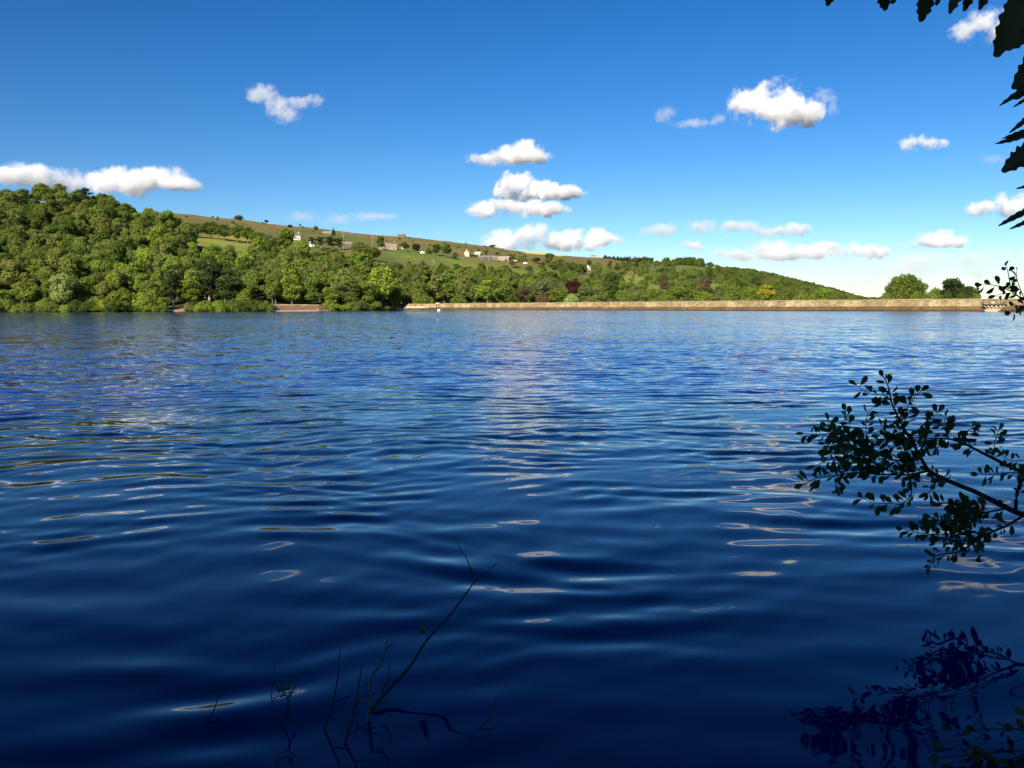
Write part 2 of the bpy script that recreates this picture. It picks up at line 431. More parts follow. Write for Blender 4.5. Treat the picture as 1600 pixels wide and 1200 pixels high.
shore_strip('waterline_ledge', 420, 520, [(-1.9, -.8), (-1.9, .22), (-1.1, .3), (-1.1, -.8)], mottled('ledge_stone', (.25,.22,.18), (.4,.36,.3), 1.0), sb)
lw = tag(dam_frame('landing_wall', .93), 'pale sandy landing wall where the dam meets the wood', 'wall')
L_ = (dam_pt(1)-dam_pt(0)).length
box('lower_step', -10, 26, -6.0, -3.1, -1.0, .9, M_APRON, lw, .05); box('upper_step', -4, 24, -5.0, -3.2, .903, 1.7, M_PALE, lw, .05); box('end_wall', 12, 24, -4.6, -3.3, 1.703, 2.6, M_PARAPET, lw, .05)
kk = tag(dam_frame('white_kiosk', .90), 'tiny white kiosk on the wood end of the dam', 'kiosk')
box('body', -.8, .8, -.7, .5, 2.005, 3.5, mottled('white_paint', (.74,.74,.72), (.82,.82,.8), 1.0), kk); 
box('roof', -.95, .95, -.85, .65, 3.503, 3.65, mottled('felt', (.5,.5,.48), (.6,.6,.58), 1.0), kk)
def lathe(name, prof, mat, parent, n=14):
    V = [(r*math.cos(2*math.pi*i/n), r*math.sin(2*math.pi*i/n), z) for (r, z) in prof for i in range(n)]
    Fc = [(j*n+i, j*n+(i+1) % n, (j+1)*n+(i+1) % n, (j+1)*n+i) for j in range(len(prof)-1) for i in range(n)]
    Fc += [tuple(range(n-1, -1, -1)), tuple((len(prof)-1)*n+i for i in range(n))]
    return mesh_obj(name, V, Fc, mat, parent, True)
bp = at(686, 487.5, 350); by = tag(empty('buoy', (bp.x*.93, 325, 0)), 'small white buoy floating in front of the dam end', 'buoy')
M_WHITE = mottled('white_plastic', (.78,.78,.76), (.84,.84,.82), 2.0, .5)
lathe('float', [(.05,-.4),(.5,-.3),(.66,.0),(.6,.35),(.35,.6),(.1,.66)], M_WHITE, by); lathe('ring', [(.1,.64),(.12,.64),(.12,.85),(.06,.88)], M_RAIL, by)
# ------------------------------------------------------------------ trees
def foliage_mat(name, source):
    m, t = new_mat(name); out = N(t, 'ShaderNodeOutputMaterial')
    if source == 'object': c0 = N(t, 'ShaderNodeObjectInfo').outputs['Color']
    else: c0 = N(t, 'ShaderNodeAttribute', attribute_name='tint', attribute_type='INSTANCER').outputs['Color']
    n = noise_n(t, 0.9, 3, 0.6); g = N(t, 'ShaderNodeNewGeometry')
    c = mixc(t, 'MULTIPLY', 1.0, c0, ramp(t, n.outputs[0], [(0.3, (.82, .86, .8)), (0.7, (1.2, 1.16, 1.1))]))
    c = mixc(t, 'MULTIPLY', 1.0, c, ramp(t, g.outputs['Random Per Island'], [(0, (.85, .88, .85)), (1, (1.15, 1.13, 1.1))]))
    d = N(t, 'ShaderNodeBsdfDiffuse'); tr = N(t, 'ShaderNodeBsdfTranslucent'); mx = N(t, 'ShaderNodeMixShader'); mx.inputs[0].default_value = .45
    t.links.new(c, d.inputs[0]); t.links.new(c, tr.inputs[0]); t.links.new(d.outputs[0], mx.inputs[1]); t.links.new(tr.outputs[0], mx.inputs[2])
    t.links.new(mx.outputs[0], out.inputs['Surface'])
    return m
M_LEAF, M_LEAFI = foliage_mat('foliage', 'object'), foliage_mat('woodland_foliage', 'inst')
M_BARK = mottled('bark', (.10,.085,.065), (.20,.175,.14), 1.5, .95); M_PALEBARK = mottled('pale_bark', (.26,.22,.17), (.40,.35,.28), 1.5, .95)
def tube(V, Fc, pts, rads, n=6):
    """append a tapered tube through pts"""
    b = len(V); up = Vector((.13, .21, .97))
    for i, p in enumerate(pts):
        d = (pts[min(i+1, len(pts)-1)]-pts[max(i-1, 0)]).normalized()
        a = d.cross(up if abs(d.dot(up)) < .95 else Vector((1, 0, 0))).normalized(); c = d.cross(a)
        for k in range(n):
            q = 2*math.pi*k/n; V.append(tuple(p+(a*math.cos(q)+c*math.sin(q))*rads[i]))
    for i in range(len(pts)-1):
        for k in range(n): Fc.append((b+i*n+k, b+i*n+(k+1) % n, b+(i+1)*n+(k+1) % n, b+(i+1)*n+k))
    Fc.append(tuple(b+(len(pts)-1)*n+k for k in range(n)))
def leaf_cloud(lobes, nq, size, seed, flat=0.0):
    """leaf clumps: small irregular quads spread through the shells of many lobes"""
    r = np.random.RandomState(seed); w = np.array([l[1][0]*l[1][2] for l in lobes]); w = w/w.sum()
    li = r.choice(len(lobes), nq, p=w); C = np.array([l[0] for l in lobes])[li]; Rr = np.array([l[1] for l in lobes])[li]
    d = r.normal(size=(nq, 3)); d[:, 2] += .25; d /= np.linalg.norm(d, axis=1)[:, None]
    rad = 1-np.abs(r.normal(0, .17, nq)); rad = np.where(r.rand(nq) < .12, rad*.6, rad)
    P = C+d*Rr*rad[:, None]+r.normal(0, size*.35, (nq, 3))
    nrm = d+r.normal(0, .42, (nq, 3)); nrm[:, 2] += .15+flat; nrm /= np.linalg.norm(nrm, axis=1)[:, None]
    a = np.cross(nrm, r.normal(size=(nq, 3))); a /= np.linalg.norm(a, axis=1)[:, None]; b = np.cross(nrm, a)
    s = size*r.uniform(.55, 1.25, nq)[:, None]; e = r.uniform(.5, .95, nq)[:, None]
    V = np.stack([P-a*s, P-b*s*e+nrm*s*.12, P+a*s*r.uniform(.7, 1.1, nq)[:, None], P+b*s*e-nrm*s*.12], 1).reshape(-1, 3)
    return V, np.arange(nq*4).reshape(-1, 4)
PROTO = {}
def make_proto(kind, seed, nq=2600):
    r = random.Random(seed); lobes = []; H = 12.0; TV, TF = [], []
    if kind in ('round', 'oval', 'spread'):
        wr, zc, zr = {'round': (4.6, 6.9, 4.6), 'oval': (3.6, 6.8, 5.2), 'spread': (5.6, 6.6, 4.4)}[kind]
        for i in range(26):
            a = r.uniform(0, 6.283); z = r.uniform(-.85, .95); q = math.sqrt(max(0, 1-z*z))*r.uniform(.62, .98)
            lr = r.uniform(.85, 1.75)
            lobes.append(((q*wr*.78*math.cos(a), q*wr*.78*math.sin(a), zc+z*zr*.80), (lr*1.15, lr*1.15, lr*.85)))
        lobes.append(((0, 0, zc), (wr*.62, wr*.62, zr*.66)))
        size, flat = .36, .1
        for i in range(5):
            a = i*1.26+r.random(); L = lobes[r.randrange(26)][0]
            tube(TV, TF, [Vector((0, 0, 2.6)), Vector((L[0]*.35, L[1]*.35, 4.6)), Vector(L)], [.17, .11, .03], 5)
        tube(TV, TF, [Vector((0, 0, -.8)), Vector((.03, 0, .5)), Vector((.1, .05, 3)), Vector((0, .1, 8.5))], [.38, .28, .22, .06], 7)
    elif kind == 'pine':
        for i in range(19):
            z = r.uniform(3.2, 11.4); q = (1.0-(abs(z-6.8)/6.0)**2)*3.7*r.uniform(.4, 1); a = r.uniform(0, 6.283); lr = r.uniform(.8, 1.6)
            lobes.append(((q*math.cos(a), q*math.sin(a), z), (lr*1.35, lr*1.35, lr*.5)))
            tube(TV, TF, [Vector((0, 0, z-.5)), Vector((q*math.cos(a), q*math.sin(a), z-.1))], [.08, .03], 4)
        lobes.append(((0, 0, 7.4), (1.6, 1.6, 3.3)))
        size, flat = .30, .2
        tube(TV, TF, [Vector((0, 0, -.8)), Vector((.05, 0, 3)), Vector((.1, .08, 7)), Vector((.05, .05, 11.6))], [.34, .27, .19, .04], 7)
    elif kind == 'spruce':
        for i in range(34):
            z = 1.0+10.6*(i/34.0); q = (12.2-z)*.27; a = i*2.4
            lobes.append(((q*.6*math.cos(a), q*.6*math.sin(a), z), (q*.7+.15, q*.7+.15, .55)))
        size, flat = .28, -.1
        tube(TV, TF, [Vector((0, 0, -.8)), Vector((0, 0, 4)), Vector((0, 0, 11.8))], [.26, .18, .03], 6)
    else:   # bush
        for i in range(15):
            a = r.uniform(0, 6.283); q = r.uniform(.2, 1)*4.6; z = r.uniform(.8, 8.6)*(1-.35*q/4.6); lr = r.uniform(1.5, 2.6)
            lobes.append(((q*math.cos(a), q*math.sin(a), z), (lr*1.1, lr*1.1, lr)))
        lobes.append(((0, 0, 4), (4, 4, 4)))
        size, flat = .48, .1
        for i in range(6):
            a = i*1.05; tube(TV, TF, [Vector((.3*math.cos(a), .3*math.sin(a), -.8)), Vector((1.6*math.cos(a), 1.6*math.sin(a), 4)), Vector((2.6*math.cos(a), 2.6*math.sin(a), 7))], [.22, .14, .04], 5)
    V, Q = leaf_cloud(lobes, nq, size, seed+5, flat)
    zmax = V[:, 2].max(); V[:, 2] = np.where(V[:, 2] > 0, V[:, 2]*(H/zmax), V[:, 2]*.3)
    def mesh(nm, v, f, mats, mi=None):
        me = bpy.data.meshes.new(nm); me.from_pydata([tuple(x) for x in v], [], [tuple(int(i) for i in q) for q in f]); me.update()
        for m in mats: me.materials.append(m)
        if mi is not None: me.polygons.foreach_set('material_index', mi)
        return me
    crown = mesh('crown', V, Q, [M_LEAF]); trunk = mesh('trunk', TV, TF, [M_PALEBARK if kind == 'pine' else M_BARK])
    allv = list(map(tuple, V))+TV; allf = [tuple(q) for q in Q]+[tuple(i+len(V) for i in f) for f in TF]; mi = [0]*len(Q)+[1]*len(TF)
    PROTO.setdefault(kind, []).append((crown, trunk, mesh('tree', allv, allf, [M_LEAF, M_BARK], mi), mesh('woodland_tree', allv, allf, [M_LEAFI, M_BARK], mi)))
for k_, n_ in (('round', 3), ('oval', 3), ('spread', 2), ('pine', 3), ('spruce', 2), ('bush', 3)):
    for i_ in range(n_): make_proto(k_, 100+17*i_+len(k_)*31, 3200 if k_ in ('round', 'oval', 'spread') else 2400)
COL = {'mid green': (0.155,0.200,0.044), 'fresh green': (0.188,0.250,0.040), 'dark green': (0.085,0.128,0.030), 'olive green': (0.190,0.212,0.058), 'lime green': (0.252,0.328,0.052),
       'pale green': (0.293,0.357,0.110), 'yellow green': (0.314,0.320,0.037), 'russet': (0.150,0.112,0.055), 'deep red': (0.070,0.026,0.026), 'blackish green': (0.050,0.072,0.029), 'grey green': (0.146,0.179,0.065)}
FORM = {'round': 'round crowned tree', 'oval': 'tall oval tree', 'spread': 'wide spreading tree', 'pine': 'pine with layered limbs', 'spruce': 'pointed spruce', 'bush': 'bush'}
CATN = {'round': ('broadleaf_tree', 'tree'), 'oval': ('broadleaf_tree', 'tree'), 'spread': ('broadleaf_tree', 'tree'), 'pine': ('pine_tree', 'pine'), 'spruce': ('spruce_tree', 'spruce'), 'bush': ('shrub', 'shrub')}
trng = random.Random(77)
def tree(kind, loc, h, w, colour, zone, parts=True, label=None):
    """h, w in metres; w is the crown's width"""
    c, t, whole, _ = trng.choice(PROTO[kind])
    base_w = {'round': 10.4, 'oval': 8.4, 'spread': 12.4, 'pine': 8.6, 'spruce': 6.0, 'bush': 11.5}[kind]
    s = (w/base_w, w/base_w*trng.uniform(.9, 1.1), h/12.0); rz = trng.uniform(0, 6.283)
    j = trng.uniform(.88, 1.14); cc = [q*j*trng.uniform(.95, 1.05) for q in COL[colour]]+[1]
    nm, cat = CATN[kind]; lab = label or f'{colour} {FORM[kind]} {zone}'
    if parts:
        o = empty(nm, loc); o.scale = s; o.rotation_euler.z = rz
        a = bpy.data.objects.new('crown', c); b = bpy.data.objects.new('trunk', t)
        for q in (a, b): col.objects.link(q); q.parent = o
        a.color = cc
    else:
        o = bpy.data.objects.new(nm, whole); col.objects.link(o); o.location = loc; o.scale = s; o.rotation_euler.z = rz; o.color = cc
    return tag(o, lab, cat, None if label else 'trees and shrubs '+zone)
LANDMARKS = [(60,300,'on the knoll summit'),(180,312,'on the shoulder of the knoll'),(20,395,'on the open flank of the knoll'),(110,360,'halfway up the knoll'),(200,395,'on the lower knoll slope'),(103,460,'around the pale silvery tree'),(20,465,'past the pale silvery tree'),
 (165,470,'beside the yellow green bush'),(230,465,'beside the bare trunked pine'),(290,455,'between the bare trunked pine and the broad pine'),(345,450,'below the pair of blackish pines'),(240,350,'in the dip beside the knoll'),(350,400,'below the bright hill field'),(350,350,'above the bright hill field'),
 (400,440,'between the pines and the stone embankment'),(470,455,'above the stone embankment'),(470,395,'below the white gabled house'),(450,355,'beside the white gabled house'),(515,370,'around the long pale roofed shed'),(560,400,'below the brown stone house'),(530,455,'at the end of the stone embankment'),(600,470,'around the tall lime tree on the point'),(600,425,'behind the tall lime tree on the point'),
 (605,380,'beside the tan terrace'),(650,385,'beside the cream gabled cottage'),(692,388,'along the track above the pasture'),(690,415,'at the foot of the pasture'),(750,398,'around the hill farm'),(800,405,'past the long barn'),(680,450,'behind the landing wall'),(762,450,'beside the bright lime tree'),(820,420,'along the hedge below the vans'),(860,402,'under the rape field'),
 (830,450,'between the bright lime tree and the red beech'),(896,450,'beside the deep red beech'),(918,418,'around the white villa'),(955,440,'between the red beech and the lime pasture'),(1000,435,'around the lime pasture above the dam'),(1080,435,'around the small white cottage'),(1040,458,'on the dam side of the lime pasture'),(1110,458,'below the small white cottage'),(1190,455,'around the yellow green dam tree'),(1280,458,'where the wooded ridge runs out'),
 (1080,412,'under the flat topped copse'),(400,345,'on the moor skyline'),(770,385,'on the skyline above the hill farm'),(1170,432,'where the ridge wood begins')]
def near_mark(u, v): return min(LANDMARKS, key=lambda q: (q[0]-u)**2+(2.2*(q[1]-v))**2)[2]
def size_word(h, kind):
    a, b = (3.5, 5.5) if kind == 'bush' else (9.0, 13.5)
    return 'small ' if h < a else ('large ' if h > b else '')
taken = []
def free(x, y, d):
    return all((x-a)**2+(y-b)**2 > (d*.5+e*.5)**2 for a, b, e in taken)
def photo_tree(u, Y, vtop, wpx, kind, colour, zone, label=None, parts=True):
    p = on_ground(u, Y); zt = at(u, vtop, Y).z
    h = max(zt-p.z, 1.5); w = wpx*Y/F
    taken.append((p.x, p.y, w*.8))
    o = tree(kind, p, h, w, colour, zone, parts, label)
    if not label and 'skyline' not in zone and 'copse' not in zone: o['label'] = f'{size_word(h, kind)}{colour} {FORM[kind]} {near_mark(u, (vtop+row_of(u, Y, p.z))/2)}'
    return o
KN, WD, DM, MO = 'at the water edge below the wooded knoll', 'at the water edge below the moor', 'behind the dam parapet', 'standing on the open moor'
# --- trees along the far shore that can be told apart: column, setback from the waterline, top row, width, kind, colour
for u, dy, vt_, wp, k, c, z in [
 (-40,14,448,60,'round','mid green',KN),(12,14,452,46,'round','fresh green',KN),(48,13,440,56,'round','fresh green',KN),(20,5,468,30,'bush','grey green',KN),
 (72,4,464,34,'bush','fresh green',KN),(136,16,432,40,'oval','mid green',KN),(150,6,462,40,'bush','mid green',KN),
 (165,3,468,22,'bush','yellow green',KN),(196,8,452,46,'bush','fresh green',KN),(222,7,455,40,'bush','lime green',KN),(245,8,452,46,'bush','fresh green',KN),
 (122,4,470,26,'bush','olive green',KN),(182,20,425,34,'oval','fresh green',KN),(168,28,438,22,'round','russet',KN),
 (304,14,446,36,'round','fresh green',KN),(318,4,471,30,'bush','mid green',KN),(342,4,470,24,'bush','yellow green',WD),(372,5,466,30,'bush','mid green',WD),
 (386,8,450,30,'bush','fresh green',WD),(410,3,471,32,'bush','lime green',WD),(300,3,472,20,'bush','olive green',KN),
 (398,24,420,30,'oval','mid green',WD),(428,16,432,40,'round','mid green',WD),(458,14,428,46,'round','fresh green',WD),(492,15,432,46,'round','mid green',WD),
 (518,10,447,34,'round','fresh green',WD),(518,-.4,468,26,'bush','lime green',WD),(421,-.4,469,26,'bush','mid green',WD),(545,8,455,40,'round','olive green',WD),(560,5,464,34,'bush','olive green',WD),
 (532,14,440,36,'oval','grey green',WD),(575,10,440,40,'round','mid green',WD),(618,14,432,34,'oval','fresh green',WD),(585,4,470,30,'bush','mid green',WD),
 (612,4,472,24,'bush','fresh green',WD),(626,95,448,24,'round','mid green',WD)]:
    photo_tree(u, _prof(u)[0][0]+dy, vt_, wp, k, c, z)
for u, dy, vt_, wp, k, c, lab in [
 (103,8,426,46,'round','pale green','pale silvery green round tree bright among darker shore trees'),
 (274,12,412,42,'pine','blackish green','dark pine with a tall pale bare trunk at the shore'),
 (330,16,408,50,'pine','blackish green','broad blackish pine, taller of the pair beside the bare trunked pine'),
 (360,12,420,46,'pine','blackish green','leaning blackish pine next to the taller broad pine'),
 (598,6,416,50,'oval','lime green','tall lime green tree at the tip of the wooded point'),
 ]:
    photo_tree(u, _prof(u)[0][0]+dy, vt_, wp, k, c, '', lab)
su = -60.0; shr = random.Random(9)
while su < 616:
    if not (262 < su < 290 or 426 < su < 512):
        ysx = _prof(su)[0]; h_ = shr.uniform(2.6, 5.2); Yb = ysx[0]+shr.uniform(.8, 3.0)
        photo_tree(su, Yb, row_of(su, Yb, on_ground(su, Yb).z+h_), shr.uniform(18, 30), 'bush', shr.choice(['mid green', 'fresh green', 'fresh green', 'olive green', 'lime green', 'dark green']), 'along the far waterline')
    su += shr.uniform(11, 18)
# --- trees behind the dam
for u, Y, vt_, wp, k, c in [
 (660,490,440,34,'round','mid green'),(682,500,428,36,'oval','olive green'),(700,505,424,40,'oval','mid green'),(722,500,434,32,'round','olive green'),(742,490,446,28,'round','mid green'),
 (790,480,446,30,'oval','mid green'),(818,490,446,34,'round','russet'),(845,500,438,40,'oval','grey green'),(872,460,450,36,'round','fresh green'),(915,470,447,34,'oval','grey green'),
 (938,460,446,28,'oval','olive green'),(955,480,424,34,'oval','dark green'),(975,440,452,32,'bush','mid green'),(1000,430,452,36,'bush','olive green'),(1022,420,450,40,'round','mid green'),(1050,420,449,40,'round','fresh green'),
 (1075,425,440,40,'round','mid green'),(1098,420,454,36,'bush','fresh green'),(1118,415,458,30,'bush','olive green'),(1145,410,447,36,'round','mid green'),(1170,405,448,36,'round','fresh green'),
 (1196,400,444,38,'round','yellow green'),(1222,395,454,36,'bush','mid green'),(1248,390,456,34,'bush','fresh green'),(1285,385,450,40,'round','fresh green'),(1265,385,458,26,'bush','olive green'),
 (1092,440,446,24,'round','russet'),(850,450,456,24,'bush','russet'),(890,440,458,30,'bush','pale green'),(1135,400,460,30,'bush','fresh green'),(1180,395,460,30,'bush','mid green'),(1302,380,461,24,'bush','mid green'),
 (640,500,450,30,'round','mid green'),(660,475,460,28,'bush','fresh green'),(720,480,462,30,'bush','mid green'),(1040,405,460,36,'bush','fresh green'),(985,425,462,30,'bush','mid green'),(925,440,463,30,'bush','olive green')]:
    photo_tree(u, Y, vt_, wp, k, c, DM)
photo_tree(762, 470, 436, 46, 'round', 'lime green', '', 'bright lime green tree behind the dam, broadest beside the wooded point')
photo_tree(896, 520, 436, 34, 'round', 'deep red', '', 'deep red copper beech rising behind the dam')
photo_tree(1412, 275, 427, 48, 'round', 'mid green', '', 'largest dark round tree of the clump behind the dam beside the valve platform')
photo_tree(1390, 280, 444, 34, 'round', 'mid green', '', 'lower round shoulder tree on the ridge side of the largest dam clump tree')
photo_tree(1436, 282, 440, 28, 'round', 'mid green', '', 'medium green tree pressed against the largest dam clump tree')
photo_tree(1403, 268, 431, 40, 'oval', 'mid green', '', 'upright tree growing close against the largest dam clump tree')
photo_tree(1424, 270, 433, 36, 'bush', 'dark green', '', 'dense dark crown between the largest and the medium dam clump trees')
photo_tree(1480, 275, 438, 36, 'round', 'dark green', '', 'dark round crown behind the dark pointed dam tree')
photo_tree(1500, 268, 440, 30, 'bush', 'blackish green', '', 'dense blackish crown beside the slender dam conifer')
photo_tree(1458, 276, 448, 26, 'bush', 'fresh green', '', 'light green bush between the two big trees of the dam clump')
photo_tree(1487, 270, 433, 40, 'oval', 'blackish green', '', 'dark pointed tree of the dam clump nearer the valve platform')
photo_tree(1510, 272, 446, 28, 'round', 'dark green', '', 'low dark tree beside the dark pointed tree of the dam clump')
photo_tree(1524, 268, 444, 16, 'spruce', 'dark green', '', 'slender spiky conifer at the end of the dam clump')
for u, vt_, wp, c, lab in [(1384,456,26,'mid green','low bush at the ridge end foot of the dam clump'),(1404,452,30,'mid green','wide bush under the largest dam clump tree'),(1426,454,28,'fresh green','light bush at the foot of the medium dam clump tree'),(1446,458,22,'mid green','small bush in the gap of the dam clump'),(1476,455,26,'dark green','dark bush under the dark pointed dam tree'),(1498,456,26,'dark green','dark bush beside the low dark dam tree'),(1518,457,20,'mid green','small bush at the platform end of the dam clump')]:
    photo_tree(u, 266, vt_, wp, 'bush', c, '', lab)
# --- single trees and copses on the moor and the fields
for u, Y, vt_, wp, k, c in [
 (316,730,348,30,'round','mid green'),(336,735,345,32,'round','mid green'),(356,730,350,30,'round','dark green'),(376,725,350,30,'round','mid green'),(392,720,354,26,'round','mid green'),
 (300,720,350,26,'round','mid green'),(410,700,362,36,'round','mid green'),(426,690,375,22,'oval','dark green'),(450,670,357,44,'round','mid green'),(438,680,374,24,'oval','russet'),
 (378,1285,336,20,'bush','dark green'),(422,1280,343,8,'round','dark green'),(458,1200,351,10,'oval','dark green'),(498,1180,353,10,'round','dark green'),(474,1290,350,5,'round','dark green'),
 (492,820,370,14,'pine','blackish green'),(505,815,369,20,'pine','blackish green'),(520,810,369,24,'pine','blackish green'),(534,815,371,18,'pine','dark green'),(525,1100,356,7,'spruce','blackish green'),
 (480,830,377,14,'round','mid green'),(516,690,386,44,'round','olive green'),(565,760,378,34,'round','olive green'),(582,720,386,40,'round','mid green'),(545,650,400,34,'round','dark green'),(570,640,395,44,'round','fresh green'),
 (598,900,368,18,'round','dark green'),(635,905,378,18,'round','dark green'),(652,900,380,16,'oval','blackish green'),(684,910,381,18,'round','dark green'),(700,905,381,20,'round','dark green'),(712,900,393,8,'bush','dark green'),
 (672,915,386,10,'bush','mid green'),(770,1290,382,10,'bush','dark green'),(778,1060,394,9,'round','dark green'),(796,1000,396,14,'round','olive green'),(742,990,399,16,'bush','dark green'),
 (838,1000,402,18,'round','dark green'),(858,1010,395,20,'round','mid green'),(875,1000,403,20,'round','olive green'),(885,900,408,18,'round','mid green'),(862,950,410,16,'round','olive green'),
 (806,860,416,14,'bush','dark green'),(828,850,415,14,'bush','dark green'),(848,850,415,12,'bush','dark green'),(790,850,417,16,'round','olive green'),(783,790,425,16,'bush','dark green'),(880,830,420,14,'bush','dark green'),
 (905,900,411,20,'round','mid green'),(932,860,409,24,'round','olive green'),(928,850,425,16,'round','dark green'),(950,900,415,14,'bush','mid green'),(902,830,426,14,'bush','mid green'),
 (1009,760,427,14,'round','mid green'),(1036,760,428,18,'round','russet'),(985,820,423,16,'round','pale green'),(1000,900,416,16,'round','mid green'),(1020,880,420,14,'bush','mid green'),(1098,760,430,26,'round','russet'),
 (1062,700,432,24,'round','mid green'),(1125,900,428,14,'round','mid green'),(1150,900,432,16,'round','dark green'),(1080,1000,416,16,'bush','mid green'),(1105,1050,414,14,'bush','dark green'),(1050,1000,415,14,'bush','mid green'),
 (640,640,406,20,'round','olive green'),(660,650,405,16,'bush','russet'),(690,620,410,26,'bush','dark green'),(620,640,410,30,'round','mid green'),(720,640,418,30,'bush','olive green'),(745,650,420,26,'bush','mid green'),(770,650,426,28,'bush','olive green'),
 (662,620,414,34,'round','mid green'),(700,600,420,30,'round','olive green'),(640,600,420,34,'round','mid green'),(735,600,430,30,'round','grey green'),(765,600,436,26,'bush','dark green'),
 (816,700,434,22,'bush','olive green'),(845,680,436,26,'bush','olive green'),(875,700,438,20,'bush','mid green'),(1180,950,430,20,'round','dark green'),(1140,820,440,24,'bush','mid green'),(1200,900,438,24,'round','mid green')]:
    photo_tree(u, Y, vt_, wp, k, c, 'on the open hillside above the wood' if Y > 660 else 'at the upper edge of the wood', parts=wp > 16)
for i in range(26):                                   # the dark plantation on the skyline
    u = 944+i*2.7+trng.uniform(-1, 1); photo_tree(u, 1380+trng.uniform(-20, 20), 399.5+(u-944)*.035+trng.uniform(-1.6, 1.2), 6, 'spruce', 'russet' if trng.random() < .45 else 'blackish green', 'in the plantation on the skyline', parts=False)
for i in range(12):                                   # the flat topped copse
    u = 1056+i*3.6; photo_tree(u, 1470+trng.uniform(-15, 15), 400.5+abs(i-5)*.35+trng.uniform(-.5, .8), 9, 'bush', 'dark green', 'in the flat topped copse on the ridge', parts=False)
photo_tree(1040, 1465, 401, 13, 'bush', 'dark green', '', 'lone dark tree on the ridge beside the flat topped copse', parts=False)
# --- the wood itself: individual trees up to the limit, nearest first
cand = []; rr = random.Random(5)
def field_or_moor(u, Y):
    v = row_of(u, Y, ground_z(u, Y))
    return any(inside(p, u, v) for _, p in FIELDS)
tries = 0
while tries < 9000:
    tries += 1
    u = rr.uniform(-90, 655); ys, _ = _prof(u)
    ymax = 660 if u < 215 else (600 if u < 420 else (600 if u < 560 else 580)); Y = ys[0]+9+(ymax-ys[0]-9)*rr.random()
    if (u > 560 and Y < ys[0]+12) or (u > 612 and Y < dam_Y(u)+22): continue
    x = (u-800)/F*Y; w = rr.choice([rr.uniform(6, 9), rr.uniform(8, 11), rr.uniform(10, 14)])
    if field_or_moor(u, Y) or not free(x, Y, w*.66) or (308 < u < 402 and Y < 720 and row_of(u, Y, ground_z(u, Y)) < 421): continue
    taken.append((x, Y, w*.66)); cand.append((Y-ys[0], u, Y, w))
cand.sort()
def wood_look(u, Y):
    q = rr.random(); n = _fbm(u*.012, Y*.011)
    if u < 215 and Y > 420: c = 'olive green' if q+n*.5 > .72 else ('mid green' if q > .2 else 'dark green')
    else: c = 'mid green' if q < .38 else ('fresh green' if q < .60+n*.3 else ('olive green' if q < .80 else ('dark green' if q < .90 else ('grey green' if q < .95 else 'lime green'))))
    k = rr.choice(['round', 'round', 'oval', 'oval', 'spread']) if rr.random() > .06 else 'pine'
    return c, k
rest = []
for i, (_, u, Y, w) in enumerate(cand):
    c, k = wood_look(u, Y); h = w*rr.uniform(1.05, 1.4)
    if k == 'oval': h *= 1.1; w *= .9
    if k == 'pine': c, w = 'blackish green', w*.8
    if u < 230 and Y > 540: h *= .8
    p = on_ground(u, Y)
    if i < 215:
        o = tree(k, p, h, w, c, 'in the wood on the knoll' if u < 285 else 'in the wood below the moor')
        o['label'] = f'{size_word(h, k)}{c} {FORM[k]} {near_mark(u, row_of(u, Y, p.z+h*.7))}'
    else: rest.append((p, h, w, c, k))
ex = []
for _ in range(2600):                                    # looser wood between the pasture and the dam
    u = rr.uniform(630, 1010); Y = rr.uniform(500, 800); x = (u-800)/F*Y; w = rr.uniform(6.5, 10)
    v = row_of(u, Y, ground_z(u, Y))
    if field_or_moor(u, Y) or v < (433 if u < 800 else 424) or not free(x, Y, w*.85): continue
    if u > 800 and rr.random() < .35: continue
    taken.append((x, Y, w*.85)); rest.append((on_ground(u, Y), w*rr.uniform(.95, 1.3), w, rr.choice(['mid green', 'mid green', 'olive green', 'fresh green', 'dark green', 'grey green']), rr.choice(['round', 'round', 'oval', 'bush'])))
# far wood on the ridge running down behind the dam, and what the individual trees leave over
for _ in range(2600):
    u = rr.uniform(990, 1400); Y = rr.uniform(800, 1690); v = row_of(u, Y, ground_z(u, Y))
    if field_or_moor(u, Y): continue
    dens = min(1, max(.0, (u-1010)/170.0)); 
    if rr.random() > .10+.9*dens*(1 if Y > 900 or u > 1120 else .4): continue
    h = rr.uniform(5.5, 9.5); rest.append((on_ground(u, Y), h, h*rr.uniform(.9, 1.3), rr.choice(['mid green', 'mid green', 'dark green', 'olive green', 'grey green']), rr.choice(['round', 'round', 'oval', 'bush'])))
for _ in range(420):                                     # scrub on the middle slopes
    u = rr.uniform(800, 1010); Y = rr.uniform(700, 1250)
    if field_or_moor(u, Y) or _fbm(u*.02, Y*.006) < -.05 or Y > 1050+ (u-800)*.9: continue
    h = rr.uniform(3, 7); rest.append((on_ground(u, Y), h, h*rr.uniform(1.0, 1.5), rr.choice(['mid green', 'olive green', 'dark green', 'grey green']), rr.choice(['round', 'bush'])))
for _ in range(90):                                      # gorse and thorn along the moor
    u = rr.uniform(290, 820); Y = rr.uniform(850, 1290)
    if field_or_moor(u, Y): continue
    h = rr.uniform(1.2, 3.0); rest.append((on_ground(u, Y), h, h*1.6, rr.choice(['olive green', 'dark green', 'russet']), 'bush'))
